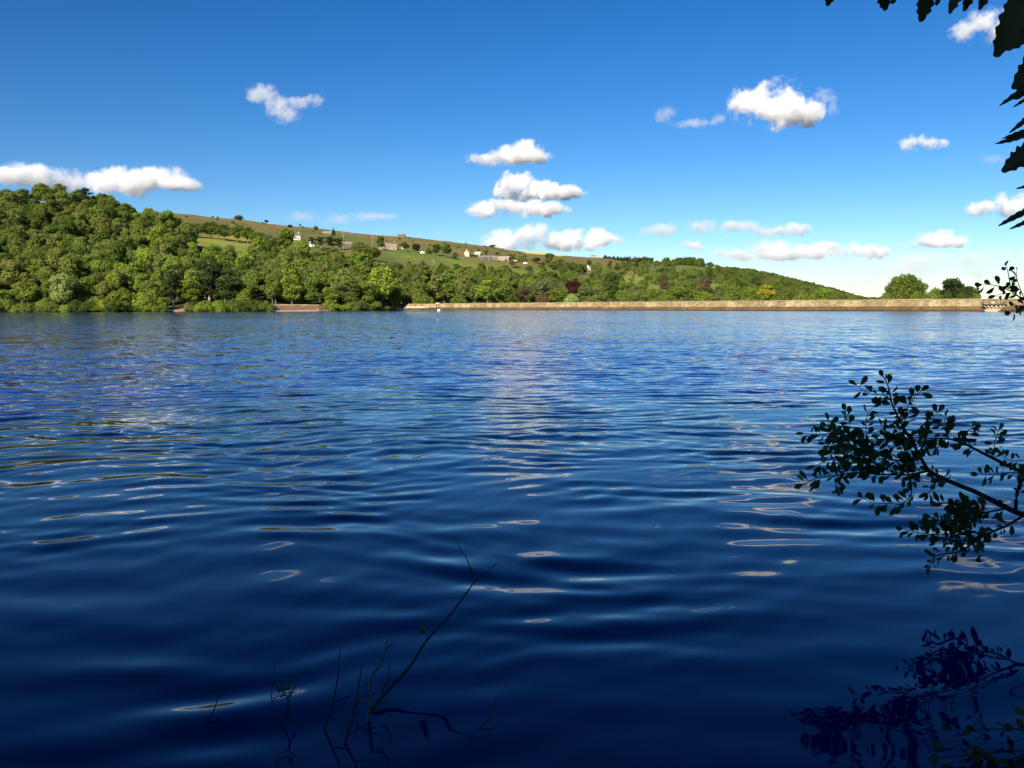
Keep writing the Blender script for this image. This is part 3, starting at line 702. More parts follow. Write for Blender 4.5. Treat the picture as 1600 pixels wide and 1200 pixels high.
def build_woodland(items):
    lib = bpy.data.collections.new('woodland_library'); kinds = []
    for k in sorted(PROTO):
        for j, p in enumerate(PROTO[k]):
            o = bpy.data.objects.new('a%02d_woodland_tree' % len(kinds), p[3]); lib.objects.link(o); kinds.append((k, j))
    bw = {'round': 10.4, 'oval': 8.4, 'spread': 12.4, 'pine': 8.6, 'spruce': 6.0, 'bush': 11.5}
    me = bpy.data.meshes.new('distant_woodland'); me.from_pydata([tuple(i[0]) for i in items], [], [])
    W_, S_, T_, C_ = [], [], [], []
    for p, h, w_, c, k in items:
        W_.append(kinds.index((k, rr.randrange(len(PROTO[k]))))); S_ += [w_/bw[k], w_/bw[k], h/12.0]; T_ += [0, 0, rr.uniform(0, 6.28)]
        q = rr.uniform(.85, 1.15); C_ += [a*q for a in COL[c]]+[1]
    for nm, ty, ch, dat in (('which', 'INT', 'value', W_), ('size', 'FLOAT_VECTOR', 'vector', S_), ('turn', 'FLOAT_VECTOR', 'vector', T_), ('tint', 'FLOAT_COLOR', 'color', C_)):
        me.attributes.new(nm, ty, 'POINT'); me.attributes[nm].data.foreach_set(ch, dat)
    o = bpy.data.objects.new('distant_woodland', me); col.objects.link(o)
    g = bpy.data.node_groups.new('woodland', 'GeometryNodeTree')
    g.interface.new_socket('Geometry', in_out='INPUT', socket_type='NodeSocketGeometry'); g.interface.new_socket('Geometry', in_out='OUTPUT', socket_type='NodeSocketGeometry')
    gi, go = g.nodes.new('NodeGroupInput'), g.nodes.new('NodeGroupOutput')
    ci = g.nodes.new('GeometryNodeCollectionInfo'); ci.inputs['Collection'].default_value = lib; ci.inputs['Separate Children'].default_value = True; ci.inputs['Reset Children'].default_value = True
    ip = g.nodes.new('GeometryNodeInstanceOnPoints'); ip.inputs['Pick Instance'].default_value = True
    def attr(nm, ty):
        a = g.nodes.new('GeometryNodeInputNamedAttribute'); a.data_type = ty; a.inputs['Name'].default_value = nm; return a.outputs['Attribute']
    g.links.new(gi.outputs[0], ip.inputs['Points']); g.links.new(ci.outputs[0], ip.inputs['Instance'])
    g.links.new(attr('which', 'INT'), ip.inputs['Instance Index']); g.links.new(attr('turn', 'FLOAT_VECTOR'), ip.inputs['Rotation']); g.links.new(attr('size', 'FLOAT_VECTOR'), ip.inputs['Scale'])
    g.links.new(ip.outputs[0], go.inputs[0])
    o.modifiers.new('woodland', 'NODES').node_group = g
    return tag(o, 'mass of distant woodland and scrub covering the far slopes', 'woodland', kind='stuff')
build_woodland(rest)
# ------------------------------------------------------------------ houses and farm buildings on the hillside
M_ROOFS = {'slate': mottled('slate_roof', (.12,.11,.11), (.19,.18,.17), 1.5), 'stone': mottled('stone_roof', (.17,.135,.105), (.25,.205,.16), 1.2), 'pink': mottled('faded_sheet_roof', (.26,.21,.185), (.36,.30,.27), .5), 'rust': mottled('rust_roof', (.14,.05,.035), (.20,.08,.05), 1.0), 'white': mottled('white_roof', (.34,.34,.33), (.45,.45,.44), 1.0)}
M_WALLS = {'white': mottled('whitewash', (.74,.72,.62), (.84,.82,.72), .6), 'tan': mottled('tan_stone_wall', (.24,.18,.12), (.34,.27,.19), .8), 'cream': mottled('cream_stone_wall', (.42,.36,.23), (.52,.45,.30), .8), 'brown': mottled('brown_stone_wall', (.11,.085,.065), (.17,.13,.10), .8)}
M_GLASS, tg = new_mat('window_glass'); bgl = principled(tg, .08, .6); bgl.inputs['Base Color'].default_value = (.02, .024, .03, 1)
M_DOOR_SHADE = mottled('door_paint_barn_shade', (.05,.06,.05), (.08,.09,.08), 2.0)  # doors, and the painted shade of the barn's open front
def house(name, u, vb, Y, w, d, h, rise, wall, roof, label, rz=0.0, cat='house', chim=1, win=2, opening=False):
    Y = min((Y*(.8+.01*i) for i in range(41)), key=lambda q: abs(row_of(u, q, ground_z(u, q))-vb)+abs(q-Y)*.002)
    p = on_ground(u, Y); p.z -= .15
    o = tag(empty(name, p), label, cat); o.rotation_euler.z = rz
    W, D = w/2, d/2; z0 = -1.2
    V = [(-W,-D,z0),(W,-D,z0),(W,D,z0),(-W,D,z0),(-W,-D,h),(W,-D,h),(W,D,h),(-W,D,h),(-W,0,h+rise),(W,0,h+rise)]
    mesh_obj('wall', V, [(0,1,5,4),(2,3,7,6),(1,2,6,9,5),(3,0,4,8,7)], M_WALLS[wall], o)
    e = .25; t_ = .16; zz = h-e*rise/D
    RV = [(-W-e,-D-e,zz+.03),(W+e,-D-e,zz+.03),(W+e,0,h+rise+.03),(-W-e,0,h+rise+.03),(W+e,D+e,zz+.03),(-W-e,D+e,zz+.03)]
    RV += [(x, y, z+t_) for x, y, z in RV]
    rf = mesh_obj('roof', RV, [(6,7,8,9),(9,8,10,11),(0,3,2,1),(3,5,4,2),(0,1,7,6),(4,5,11,10),(1,2,8,7),(2,4,10,8),(3,0,6,9),(5,3,9,11)], M_ROOFS[roof], o)
    for c in range(chim):
        x = (-W+.5) if c == 0 else (W-.5); box('chimney', x-.35, x+.35, -.35, .35, h+rise-.5, h+rise+1.1, M_WALLS[wall], rf)
    n = max(1, int(win))
    for i in range(n if win else 0):
        x = -W+w*(i+.5)/n
        for zc in ([1.2] if h < 4 else [1.2, 3.6]):
            fr = box('window', x-.55, x+.55, -D-.05, -D+.1, zc-.05, zc+1.15, M_WALLS['white'], o); box('pane', x-.46, x+.46, -D-.07, -D-.045, zc+.04, zc+1.06, M_GLASS, fr)
    if win: box('door', W*.12-.45, W*.12+.45, -D-.04, -D+.1, 0, 2.0, M_DOOR_SHADE, o)
    if opening: box('cart_opening_shade', -W*.55, W*.5, -D-.03, -D+.1, -.2, h*.8, M_DOOR_SHADE, o)  # solid dark panel painted as the shaded inside of the barn
    return o
house('white_house', 468, 377, 800, 6.0, 5.0, 4.6, 2.4, 'white', 'slate', 'white gabled house among trees below the moor', R(38), chim=2)
house('white_cottage', 491, 386, 690, 3.6, 3.6, 2.8, 1.4, 'white', 'white', 'small white cottage half hidden in treetops under the white house', R(30), win=1)
house('farm_shed', 516, 368, 1080, 12, 5, 2.4, 1.4, 'brown', 'pink', 'long low pale roofed shed on the moor above the pines', R(-6), 'shed', 0, 0)
house('stone_house', 546, 387, 790, 8, 5, 3, 2.0, 'brown', 'stone', 'brown stone house sunk among trees under the telegraph pole', R(20), win=2)
for i, (u, w_) in enumerate(((600, 6.5), (609, 6.0), (618, 7.0))):
    house('terrace_house', u, 391, 880, w_, 6, 3.4, 2.6, 'tan', 'stone', ['tan stone end house of the terrace, next to the dark round tree', 'tan stone middle house of the terrace', 'tan stone end house of the terrace, next to the field'][i], R(24-12*i), chim=1, win=2)
house('gabled_cottage', 634, 390, 890, 4.2, 5, 2.8, 2.4, 'cream', 'stone', 'cream gabled cottage between the moor trees', R(80), win=1)
house('ridge_barn', 630, 372, 1285, 11, 6, 2.8, 2.0, 'brown', 'slate', 'grey barn on the moor skyline', R(-5), 'barn', 0, 0)
house('red_shed', 723, 405, 960, 6, 4, 2.6, 1.2, 'brown', 'rust', 'dark red shed at the end of the hill farm', R(15), 'shed', 0, 0)
house('farmhouse', 732, 402, 985, 6, 6, 4.4, 3.0, 'cream', 'stone', 'cream gable ended farmhouse of the hill farm', R(72), chim=1)
house('farm_cottage', 748, 402, 990, 7, 5, 3.4, 2.2, 'tan', 'white', 'farm cottage with pale roof behind the farm hedge', R(-15), chim=1)
house('open_barn', 760, 407, 960, 11, 7, 3.0, 1.8, 'brown', 'slate', 'dark open fronted barn at the hill farm', R(-4), 'barn', 0, 0, True)
house('stone_barn', 773, 407, 965, 7, 6, 3.0, 2.0, 'brown', 'stone', 'brown stone barn between the open barn and the long barn', R(8), 'barn', 0, 1)
house('long_barn', 788, 408, 965, 15, 8, 2.4, 2.2, 'tan', 'pink', 'long barn with a faded pink sheet roof', R(-22), 'barn', 0, 0)
house('white_villa', 918, 422, 850, 4.6, 4, 2.4, 1.2, 'white', 'white', 'white villa with a tall narrow tower among hillside trees', R(12), chim=0)
vl = [o for o in col.objects if o.name.startswith('white_villa')][0]; box('tower', -.9, .2, -1.2, .1, 1.5, 5.6, M_WALLS['white'], vl)
house('hill_cottage', 1087, 434, 820, 3.6, 3, 1.8, .8, 'white', 'white', 'small white cottage on the green slope above the dam trees', R(5), win=1)
house('skyline_house', 927, 404, 1330, 7, 5, 3, 2, 'cream', 'stone', 'pale house on the skyline beside the dark plantation', R(10), win=1)
house('ridge_house', 1051, 405, 1455, 6, 5, 3, 2, 'cream', 'white', 'pale house on the ridge between the lone tree and the copse', R(10), win=1)
def pole(u, Y, vt_, label):
    p = on_ground(u, Y); h = max(at(u, vt_, Y).z-p.z, 5.0); o = tag(empty('telegraph_pole', p), label, 'pole')
    lathe('pole', [(.16, -.6), (.15, h*.5), (.11, h)], M_PALEBARK, o, 7); box('crossarm', -.9, .9, -.08, .08, h-.7, h-.52, M_PALEBARK, o)
pole(619, 870, 376, 'telegraph pole rising above the tan terrace'); pole(540, 780, 362, 'telegraph pole above the brown stone house'); pole(585, 840, 366, 'telegraph pole between the brown house and the terrace'); pole(679, 700, 405, 'pale pole at the lower edge of the pasture')
def parked(u, Y, label):
    p = on_ground(u, Y); o = tag(empty('parked_van', p), label, 'van'); o.rotation_euler.z = R(12)
    box('body', -2.2, 2.2, -.9, .9, .5, 1.9, M_WHITE, o, .15); box('cab', -1.3, 1.0, -.85, .85, 1.9, 2.4, M_WHITE, o, .12)
    for x in (-1.4, 1.4): box('side_window', x*.5-.4, x*.5+.4, -.92, -.86, 1.45, 1.8, M_GLASS, o)
    for x in (-1.4, 1.4):
        for y in (-.9, .9):
            wl = lathe('wheel', [(.1, -.1), (.34, -.1), (.34, .1), (.1, .1)], M_DARKW, o, 10); wl.location = (x, y, .34); wl.rotation_euler.x = R(90)
parked(806, 930, 'white van parked just past the long barn'); parked(821, 925, 'white van parked by the hedge below the rape field'); parked(662, 880, 'white van parked on the track above the pasture')
# ------------------------------------------------------------------ foreground: leaves, twigs, trees on this bank
def leaf_material(name, c1, c2):
    m, t = new_mat(name); out = N(t, 'ShaderNodeOutputMaterial'); oi = N(t, 'ShaderNodeObjectInfo'); n = noise_n(t, 18, 3)
    c = mixc(t, 'MIX', oi.outputs['Random'], c1, c2); c = mixc(t, 'MULTIPLY', .6, c, ramp(t, n.outputs[0], [(.3, (.7, .75, .7)), (.7, (1.25, 1.2, 1.1))]))
    p = N(t, 'ShaderNodeBsdfPrincipled'); p.inputs['Roughness'].default_value = .45; p.inputs['Specular IOR Level'].default_value = .35
    tr = N(t, 'ShaderNodeBsdfTranslucent'); mx = N(t, 'ShaderNodeMixShader'); mx.inputs[0].default_value = .22
    t.links.new(c, p.inputs['Base Color']); t.links.new(c, tr.inputs[0]); t.links.new(p.outputs[0], mx.inputs[1]); t.links.new(tr.outputs[0], mx.inputs[2]); t.links.new(mx.outputs[0], out.inputs['Surface'])
    return m
M_SALLOW = leaf_material('sallow_leaf', (.022,.046,.010), (.05,.09,.018)); M_OAKLEAF = leaf_material('oak_leaf', (.018,.034,.009), (.034,.056,.014)); M_LIVE = leaf_material('bank_leaf', (.05,.10,.02), (.10,.16,.03))
M_TWIG = mottled('dark_twig', (.018,.014,.011), (.040,.032,.026), 8.0, .9); M_PALETWIG = mottled('bleached_twig', (.13,.115,.10), (.22,.20,.18), 10.0, .9); M_WETTWIG = mottled('wet_twig', (.020,.016,.013), (.04,.033,.028), 8.0, .6)
def blade(name, outline, mat, fold=.12, curl=.1):
    """a leaf along +y, length 1: outline = half widths along the blade"""
    n = len(outline); V, Fc = [], []
    for i, (y, w_) in enumerate(outline):
        z = -curl*y*y
        V += [(-w_, y, z+fold*w_*1.6), (0, y, z), (w_, y, z+fold*w_*1.6)]
    for i in range(n-1):
        a = 3*i; Fc += [(a, a+1, a+4, a+3), (a+1, a+2, a+5, a+4)]
    b = len(V); V += [(-.02, -.22, 0), (.02, -.22, 0), (.02, .02, .01), (-.02, .02, .01)]; Fc.append((b, b+1, b+2, b+3))
    me = bpy.data.meshes.new(name); me.from_pydata(V, [], Fc); me.update(); me.materials.append(mat); me.polygons.foreach_set('use_smooth', [True]*len(me.polygons))
    return me
OBOV = [(0, .02), (.12, .09), (.3, .19), (.5, .27), (.68, .30), (.83, .25), (.94, .13), (1, .01)]
SALLOW = [blade('leaf', [(y, w_*k) for y, w_ in OBOV], M_SALLOW, f, c) for k, f, c in ((1, .15, .1), (.82, .35, .25), (1.12, .05, -.12), (.62, .5, .3))]
def oak_outline(seed):
    r = random.Random(seed); o = [(0, .02)]
    for i in range(1, 48):
        y = i/48; env = .20*math.sin(math.pi*min(1, y*.92+.04)**1.2)+.015
        o.append((y, env*(.87+.13*math.sin(y*44+seed))*(r.uniform(.93, 1.06))))
    return o+[(1, .03)]
OAK = [blade('leaf', oak_outline(s), M_OAKLEAF, .12+.1*(s % 3), .15) for s in (1, 2, 3, 4)]
OAKTHIN = [blade('leaf', [(y, w_*.36) for y, w_ in oak_outline(s)], M_OAKLEAF, .6, .25) for s in (5, 6)]
LIVE = [blade('leaf', [(y, w_*k) for y, w_ in OBOV], M_LIVE, f, .15) for k, f in ((1, .15), (.8, .3))]
PENDING = None
def put_leaf(me, parent, base, dirv, normal, length):
    if PENDING is not None: PENDING.append((length*(me.vertices[12].co.x-me.vertices[14].co.x), me, parent, base, dirv, normal, length)); return None
    return real_leaf(me, parent, base, dirv, normal, length)
def real_leaf(me, parent, base, dirv, normal, length):
    y = dirv.normalized(); z = (normal-y*normal.dot(y)).normalized(); x = y.cross(z)
    o = bpy.data.objects.new('leaf', me); col.objects.link(o); o.parent = parent
    o.matrix_basis = Matrix.Translation(base-parent.location) @ Matrix(((x.x, y.x, z.x, 0), (x.y, y.y, z.y, 0), (x.z, y.z, z.z, 0), (0, 0, 0, 1))) @ Matrix.Scale(length, 4)
    return o
def stem(name, pts, r0, r1, mat, parent, n=6):
    V, Fc = [], []; k = len(pts); tube(V, Fc, [p-parent.location for p in pts], [r0+(r1-r0)*i/(k-1) for i in range(k)], n)
    o = mesh_obj(name, V, Fc, mat, parent, True); return o
fr = random.Random(21)
def smooth_path(P, sub=4):
    out = []
    for i in range(len(P)-1):
        a, b, c, d = P[max(i-1, 0)], P[i], P[i+1], P[min(i+2, len(P)-1)]
        for k in range(sub):
            t = k/sub; out.append(.5*((2*b)+(c-a)*t+(2*a-5*b+4*c-d)*t*t+(3*b-a-3*c+d)*t**3))
    return out+[P[-1]]
# ---- the sallow leaning out over the water: traced in the photograph, at the depth its reflection gives
PENDING = []
def zz(x, y): return 1240+x/3.53, 560+y/3.53
sal = tag(empty('sallow_bush', (4.15, 4.75, -.05)), 'dark leafy sallow bush reaching out low over the water', 'bush')
root = Vector((4.15, 4.75, -.25))
def spath(zp, Y0, Y1, zoomed=True):
    n = len(zp); P = []
    for i, (a, b) in enumerate(zp):
        u, v = zz(a, b) if zoomed else (a, b)
        P.append(at(u, v, Y0+(Y1-Y0)*i/max(n-1, 1)+fr.uniform(-.03, .03)))
    return smooth_path(P)
fork = spath([(1271,860),(1271,861)], 4.75, 4.75)[0]
stem('trunk', smooth_path([root, Vector((3.9, 4.75, .25)), Vector((3.35, 4.75, .42)), fork]), .05, .019, M_TWIG, sal, 8)
stem('trunk', smooth_path([root+Vector((.05, .05, 0)), Vector((4.0, 4.8, .7)), Vector((3.6, 4.85, 1.35)), at(1640, 462, 4.8)]), .045, .008, M_TWIG, sal, 8)
STEMS = [  # points (zoomed trace), start radius, end radius, depth start, depth end
 ([(1271,860),(1220,845),(1100,785),(1000,735),(900,695),(800,650),(745,620)], .017, .010, 4.75, 4.7),
 ([(745,620),(690,530),(650,450),(610,390),(570,310),(540,240),(520,150),(495,100)], .010, .0025, 4.7, 4.6),
 ([(745,620),(640,640),(500,640),(330,630),(220,650),(130,660),(50,695)], .007, .002, 4.7, 4.5),
 ([(690,560),(540,560),(440,500),(330,440),(240,410),(150,420),(60,415)], .006, .002, 4.7, 4.8),
 ([(1290,640),(1180,590),(1100,550),(1020,510),(940,470),(860,445),(760,440),(680,435),(600,440),(480,430)], .011, .002, 4.9, 4.8),
 ([(1225,838),(1230,760),(1250,690),(1290,640)], .010, .009, 4.75, 4.9),
 ([(1271,865),(1180,920),(1110,950),(1030,990),(960,1040),(900,1070),(820,1080),(770,1100),(745,1155)], .008, .002, 4.75, 4.55),
 ([(1110,950),(960,1000),(850,1000),(750,970),(690,960),(600,940)], .005, .002, 4.65, 4.5),
 ([(1180,825),(1050,850),(950,840),(880,800),(790,800)], .006, .002, 4.75, 4.6),
 ([(1050,850),(980,900),(900,920),(820,900),(760,880)], .004, .002, 4.72, 4.6),
 ([(540,240),(500,205),(420,195),(350,150)], .003, .0015, 4.62, 4.55), ([(610,380),(630,260),(660,220),(705,180)], .003, .0015, 4.65, 4.7),
 ([(690,440),(730,400),(760,340),(800,295)], .003, .0015, 4.75, 4.7), ([(440,500),(400,400),(410,300),(440,270)], .003, .0015, 4.75, 4.7),
 ([(240,410),(200,380),(190,345)], .0025, .0015, 4.8, 4.8), ([(330,440),(300,340),(285,290)], .0025, .0015, 4.8, 4.75),
 ([(640,640),(650,740),(600,800),(530,800),(430,795),(380,765)], .004, .0015, 4.7, 4.6), ([(1100,550),(1112,450),(1130,395)], .003, .0015, 4.85, 4.8),
 ([(1290,632),(1190,630),(1110,640),(1020,640)], .004, .0015, 4.9, 4.8), ([(500,640),(420,560),(300,520),(200,560),(120,590)], .004, .0015, 4.6, 4.5),
 ([(440,500),(400,470),(300,480),(180,470)], .003, .0015, 4.75, 4.85), ([(940,470),(960,400),(1000,380)], .003, .0015, 4.85, 4.8), ([(860,445),(830,380),(840,320)], .003, .0015, 4.8, 4.75),
 ([(745,620),(780,680),(740,750)], .003, .0015, 4.7, 4.6), ([(220,650),(230,690),(250,720)], .002, .0015, 4.55, 4.5), ([(1030,990),(1020,1040),(1020,1095)], .002, .0015, 4.7, 4.6),
 ([(1271,560),(1200,565),(1150,530)], .003, .0015, 4.9, 4.9)]
nleaf = 0
def leaves_along(P, parent, step, lmin, lmax, meshes, skip=0.0, start=0.0, limit=10**6):
    global nleaf
    acc = 0.0; L = sum((P[i+1]-P[i]).length for i in range(len(P)-1)); run = 0.0; side = 1
    for i in range(len(P)-1):
        seg = (P[i+1]-P[i]).length; acc += seg; run += seg
        while acc > step:
            acc -= step; side = -side
            if run/L < start or fr.random() < skip or nleaf >= limit: continue
            d = (P[i+1]-P[i]).normalized(); lat = d.cross(Vector((0, 1, 0))).normalized()*side
            dv = d*fr.uniform(.2, 1.0)+lat*fr.uniform(.4, 1.1)+Vector((fr.uniform(-.3, .3), fr.uniform(-.8, .8), fr.uniform(-.35, .35)))
            ln = fr.uniform(lmin, lmax)
            put_leaf(fr.choice(meshes), parent, P[i]+dv.normalized()*ln*.2, dv, Vector((fr.uniform(-.7, .7), fr.uniform(-1, -.45), fr.uniform(-.3, .8))), ln); nleaf += 1
    d = (P[-1]-P[-3]).normalized()
    if nleaf < limit: put_leaf(fr.choice(meshes), parent, P[-1], d+Vector((0, fr.uniform(-.4, .4), 0)), Vector((fr.uniform(-.5, .5), -1, .4)), lmax*.8); nleaf += 1
for zp, r0, r1, y0, y1 in STEMS:
    P = spath(zp, y0, y1); stem('branch', P, r0, r1, M_TWIG, sal)
    thick = r0 > .012
    leaves_along(P, sal, .016, .036, .062, SALLOW, .10, .82 if thick else (.42 if r0 > .0095 else .12))
# short leafy shoots that fill the dense clusters
for cu, cv, su, sv, Yc, n in ((600,480,150,90,4.7,28),(400,570,150,60,4.62,22),(960,850,90,70,4.68,28),(850,960,110,50,4.62,11),(270,430,90,40,4.8,9),(880,470,80,35,4.82,4),(640,600,100,60,4.66,6)):
    for _ in range(n):
        a, b = fr.gauss(cu, su*.5), fr.gauss(cv, sv*.5); dx, dy = fr.uniform(-55, 30), fr.uniform(-50, 40)
        P = spath([(a, b), (a+dx*.5, b+dy*.5+4), (a+dx, b+dy)], Yc, Yc+fr.uniform(-.1, .1)); stem('branch', P, .002, .001, M_TWIG, sal, 4); leaves_along(P, sal, .017, .036, .060, SALLOW, .1)
# upper sprig against the dam and the thin bare shoot
def px(l): return l
UP = [([(1640,462),(1600,466),(1580,455),(1556,446),(1535,445)], .006, .0015), ([(1580,455),(1576,430),(1572,415)], .003, .0015), ([(1600,466),(1590,440),(1588,425)], .003, .0015), ([(1600,466),(1575,458),(1556,462)], .003, .0015), ([(1610,470),(1598,478),(1585,476)], .003, .0015), ([(1598,478),(1588,485),(1580,488)], .002, .001)]
for pp, r0, r1 in UP:
    P = spath(pp, 4.8, 4.7, False); stem('branch', P, r0, r1, M_TWIG, sal, 5); leaves_along(P, sal, .034, .034, .054, SALLOW, .1, .15)
P = spath([(1660,668),(1600,657),(1560,652),(1515,645),(1475,633)], 4.9, 4.7, False); stem('branch', P, .004, .001, M_TWIG, sal, 5)
stem('branch', smooth_path([Vector((3.75, 4.8, .95)), Vector((3.4, 4.85, .95)), P[0]]), .006, .004, M_TWIG, sal, 5)
todo, PENDING = sorted(PENDING, key=lambda q: -abs(q[0])), None
for q in todo[:300]: real_leaf(*q[1:])
if len(todo) > 300:
    V, Fc = [], []
    for q in todo[300:]:
        o = real_leaf(*q[1:]); b = len(V); V += [tuple(o.matrix_basis @ v.co) for v in o.data.vertices]; Fc += [tuple(b+i for i in p.vertices) for p in o.data.polygons]; bpy.data.objects.remove(o)
    tag(mesh_obj('small_foliage', V, Fc, M_SALLOW, sal, True), kind='stuff')
# ---- the oak whose leaves hang into the frame
oak = tag(empty('oak_tree', (3.6, -1.6, bank_z(3.6, -1.6))), 'oak tree on the near bank, lobed dark leaves hanging over the water', 'tree')
o0 = oak.location.copy()
stem('trunk', smooth_path([o0+Vector((0, 0, -.5)), o0+Vector((.05, 0, 1.2)), o0+Vector((-.1, .1, 3.2)), o0+Vector((-.3, .0, 6.5)), o0+Vector((-.2, -.2, 9))]), .28, .06, M_BARK, oak, 10)
limb = smooth_path([o0+Vector((-.08, .1, 2.6)), Vector((3.0, -.3, 3.35)), Vector((2.3, .9, 3.1)), Vector((1.75, 1.6, 2.75)), Vector((1.35, 1.85, 2.62))]); stem('limb', limb, .07, .012, M_BARK, oak, 8)
tw1 = smooth_path([limb[-1], at(1560, -60, 1.85), at(1480, -50, 1.85), at(1400, -48, 1.9), at(1310, -45, 1.9)]); stem('twig', tw1, .008, .003, M_TWIG, oak, 5)
tw2 = smooth_path([limb[-1], at(1640, -20, 1.8), at(1638, 90, 1.8), at(1632, 190, 1.82), at(1630, 290, 1.85), at(1634, 350, 1.88)]); stem('twig', tw2, .008, .003, M_TWIG, oak, 5)
c_ = bpy.data.objects.new('crown', PROTO['spread'][0][0]); col.objects.link(c_); c_.parent = oak; c_.scale = (.75, .75, .75); c_.location = (-.4, -.8, 1.6); c_.color = (.05, .09, .02, 1)
for (u0, v0, u1, v1, th, Y) in [(1308,-38,1292,10,0,1.9),(1318,-38,1322,-6,0,1.9),(1372,-44,1386,17,0,1.88),(1408,-44,1396,4,0,1.9),(1452,-46,1443,33,0,1.85),(1470,-46,1468,6,0,1.84),(1495,-48,1490,18,0,1.85),(1520,-48,1512,17,0,1.86),(1545,-50,1536,13,0,1.85),(1575,-50,1588,14,0,1.85),
    (1606,-40,1566,84,0,1.8),(1634,20,1578,76,0,1.83),(1636,60,1590,135,0,1.8),(1634,100,1592,150,0,1.83),(1632,122,1571,156,1,1.8),(1632,140,1586,163,1,1.8),(1630,166,1588,199,1,1.82),(1630,200,1565,224,1,1.82),(1630,198,1578,212,1,1.84),(1630,214,1572,265,0,1.82),(1632,318,1570,344,1,1.86),(1634,332,1582,357,1,1.87),(1630,285,1598,292,1,1.86)]:
    a, b = at(u0, v0, Y), at(u1, v1, Y+fr.uniform(-.03, .03)); ln = (b-a).length
    put_leaf(fr.choice(OAKTHIN if th else OAK), oak, a, b-a, Vector((fr.uniform(-.4, .4), -1, fr.uniform(-.1, .5))), ln)
# ---- dead twigs standing in the shallows
def zb(x, y): return 260+x/2.857, 830+y/2.857
def dpath(zp, Y0, Y1):
    P = [at(*zb(*p), Y0+(Y1-Y0)*i/max(len(zp)-1, 1)) for i, p in enumerate(zp)]
    return smooth_path(P)
def down(P, depth=.35):          # continue below the surface
    q = P[0]; return [Vector((q.x-.03, q.y-.02, -depth)), q] + P[1:]
sk = tag(empty('sunken_branch', (at(575, 1150, 3.2).x, 3.2, 0)), 'long forked dead branch rising from the shallows with a bleached side shoot', 'branch')
stem('branch', down(dpath([(890,905),(930,780),(1000,700),(1090,600),(1160,490),(1270,370),(1375,225)], 3.2, 3.75)), .0085, .0032, M_WETTWIG, sk)
stem('twig', dpath([(1375,225),(1340,120),(1310,80),(1305,50)], 3.75, 3.85), .0032, .0012, M_WETTWIG, sk); stem('twig', dpath([(1375,225),(1430,180),(1480,140)], 3.75, 3.85), .003, .0012, M_WETTWIG, sk)
stem('bleached_shoot', dpath([(903,860),(908,690),(930,630),(965,580),(990,470)], 3.2, 3.35), .007, .003, M_PALETWIG, sk); stem('twig', dpath([(985,525),(1005,505),(1028,488)], 3.33, 3.36), .003, .0015, M_WETTWIG, sk)
stem('twig', dpath([(960,720),(990,660),(995,590)], 3.3, 3.35), .004, .0015, M_WETTWIG, sk); stem('twig', dpath([(1000,670),(1025,662)], 3.35, 3.36), .003, .0015, M_WETTWIG, sk)
stem('stub', down(dpath([(890,880),(860,905),(815,945)], 3.2, 3.1)), .016, .012, M_WETTWIG, sk); stem('twig', dpath([(905,895),(960,905),(1060,922)], 3.2, 3.15), .006, .002, M_WETTWIG, sk)
stem('twig', dpath([(1162,488),(1158,440),(1160,415)], 3.55, 3.56), .002, .001, M_WETTWIG, sk)
for zp, y0 in [([(905,690),(880,685),(862,700)],3.28),([(930,630),(950,600),(975,605)],3.3),([(965,580),(945,560),(940,540)],3.33),([(912,740),(940,715),(965,690)],3.25),([(925,800),(900,770),(870,765)],3.22),([(905,720),(885,725),(870,745)],3.26),([(1000,700),(985,690),(980,675)],3.36),([(870,900),(850,850),(845,800)],3.15),([(880,880),(820,850),(740,880),(690,930)],3.15),([(950,770),(990,760),(1010,775)],3.25)]:
    stem('twig', dpath(zp, y0, y0+.03), .0028, .001, M_WETTWIG, sk, 4)
put_leaf(LIVE[0], sk, at(*zb(1150, 420), 3.56), Vector((-.3, .1, -1)), Vector((0, -1, .2)), .045)
bd = lathe('bud', [(.001, -.012), (.006, -.006), (.007, .004), (.002, .013)], M_WETTWIG, sk, 8); bd.location = at(*zb(1358, 170), 3.79)-sk.location
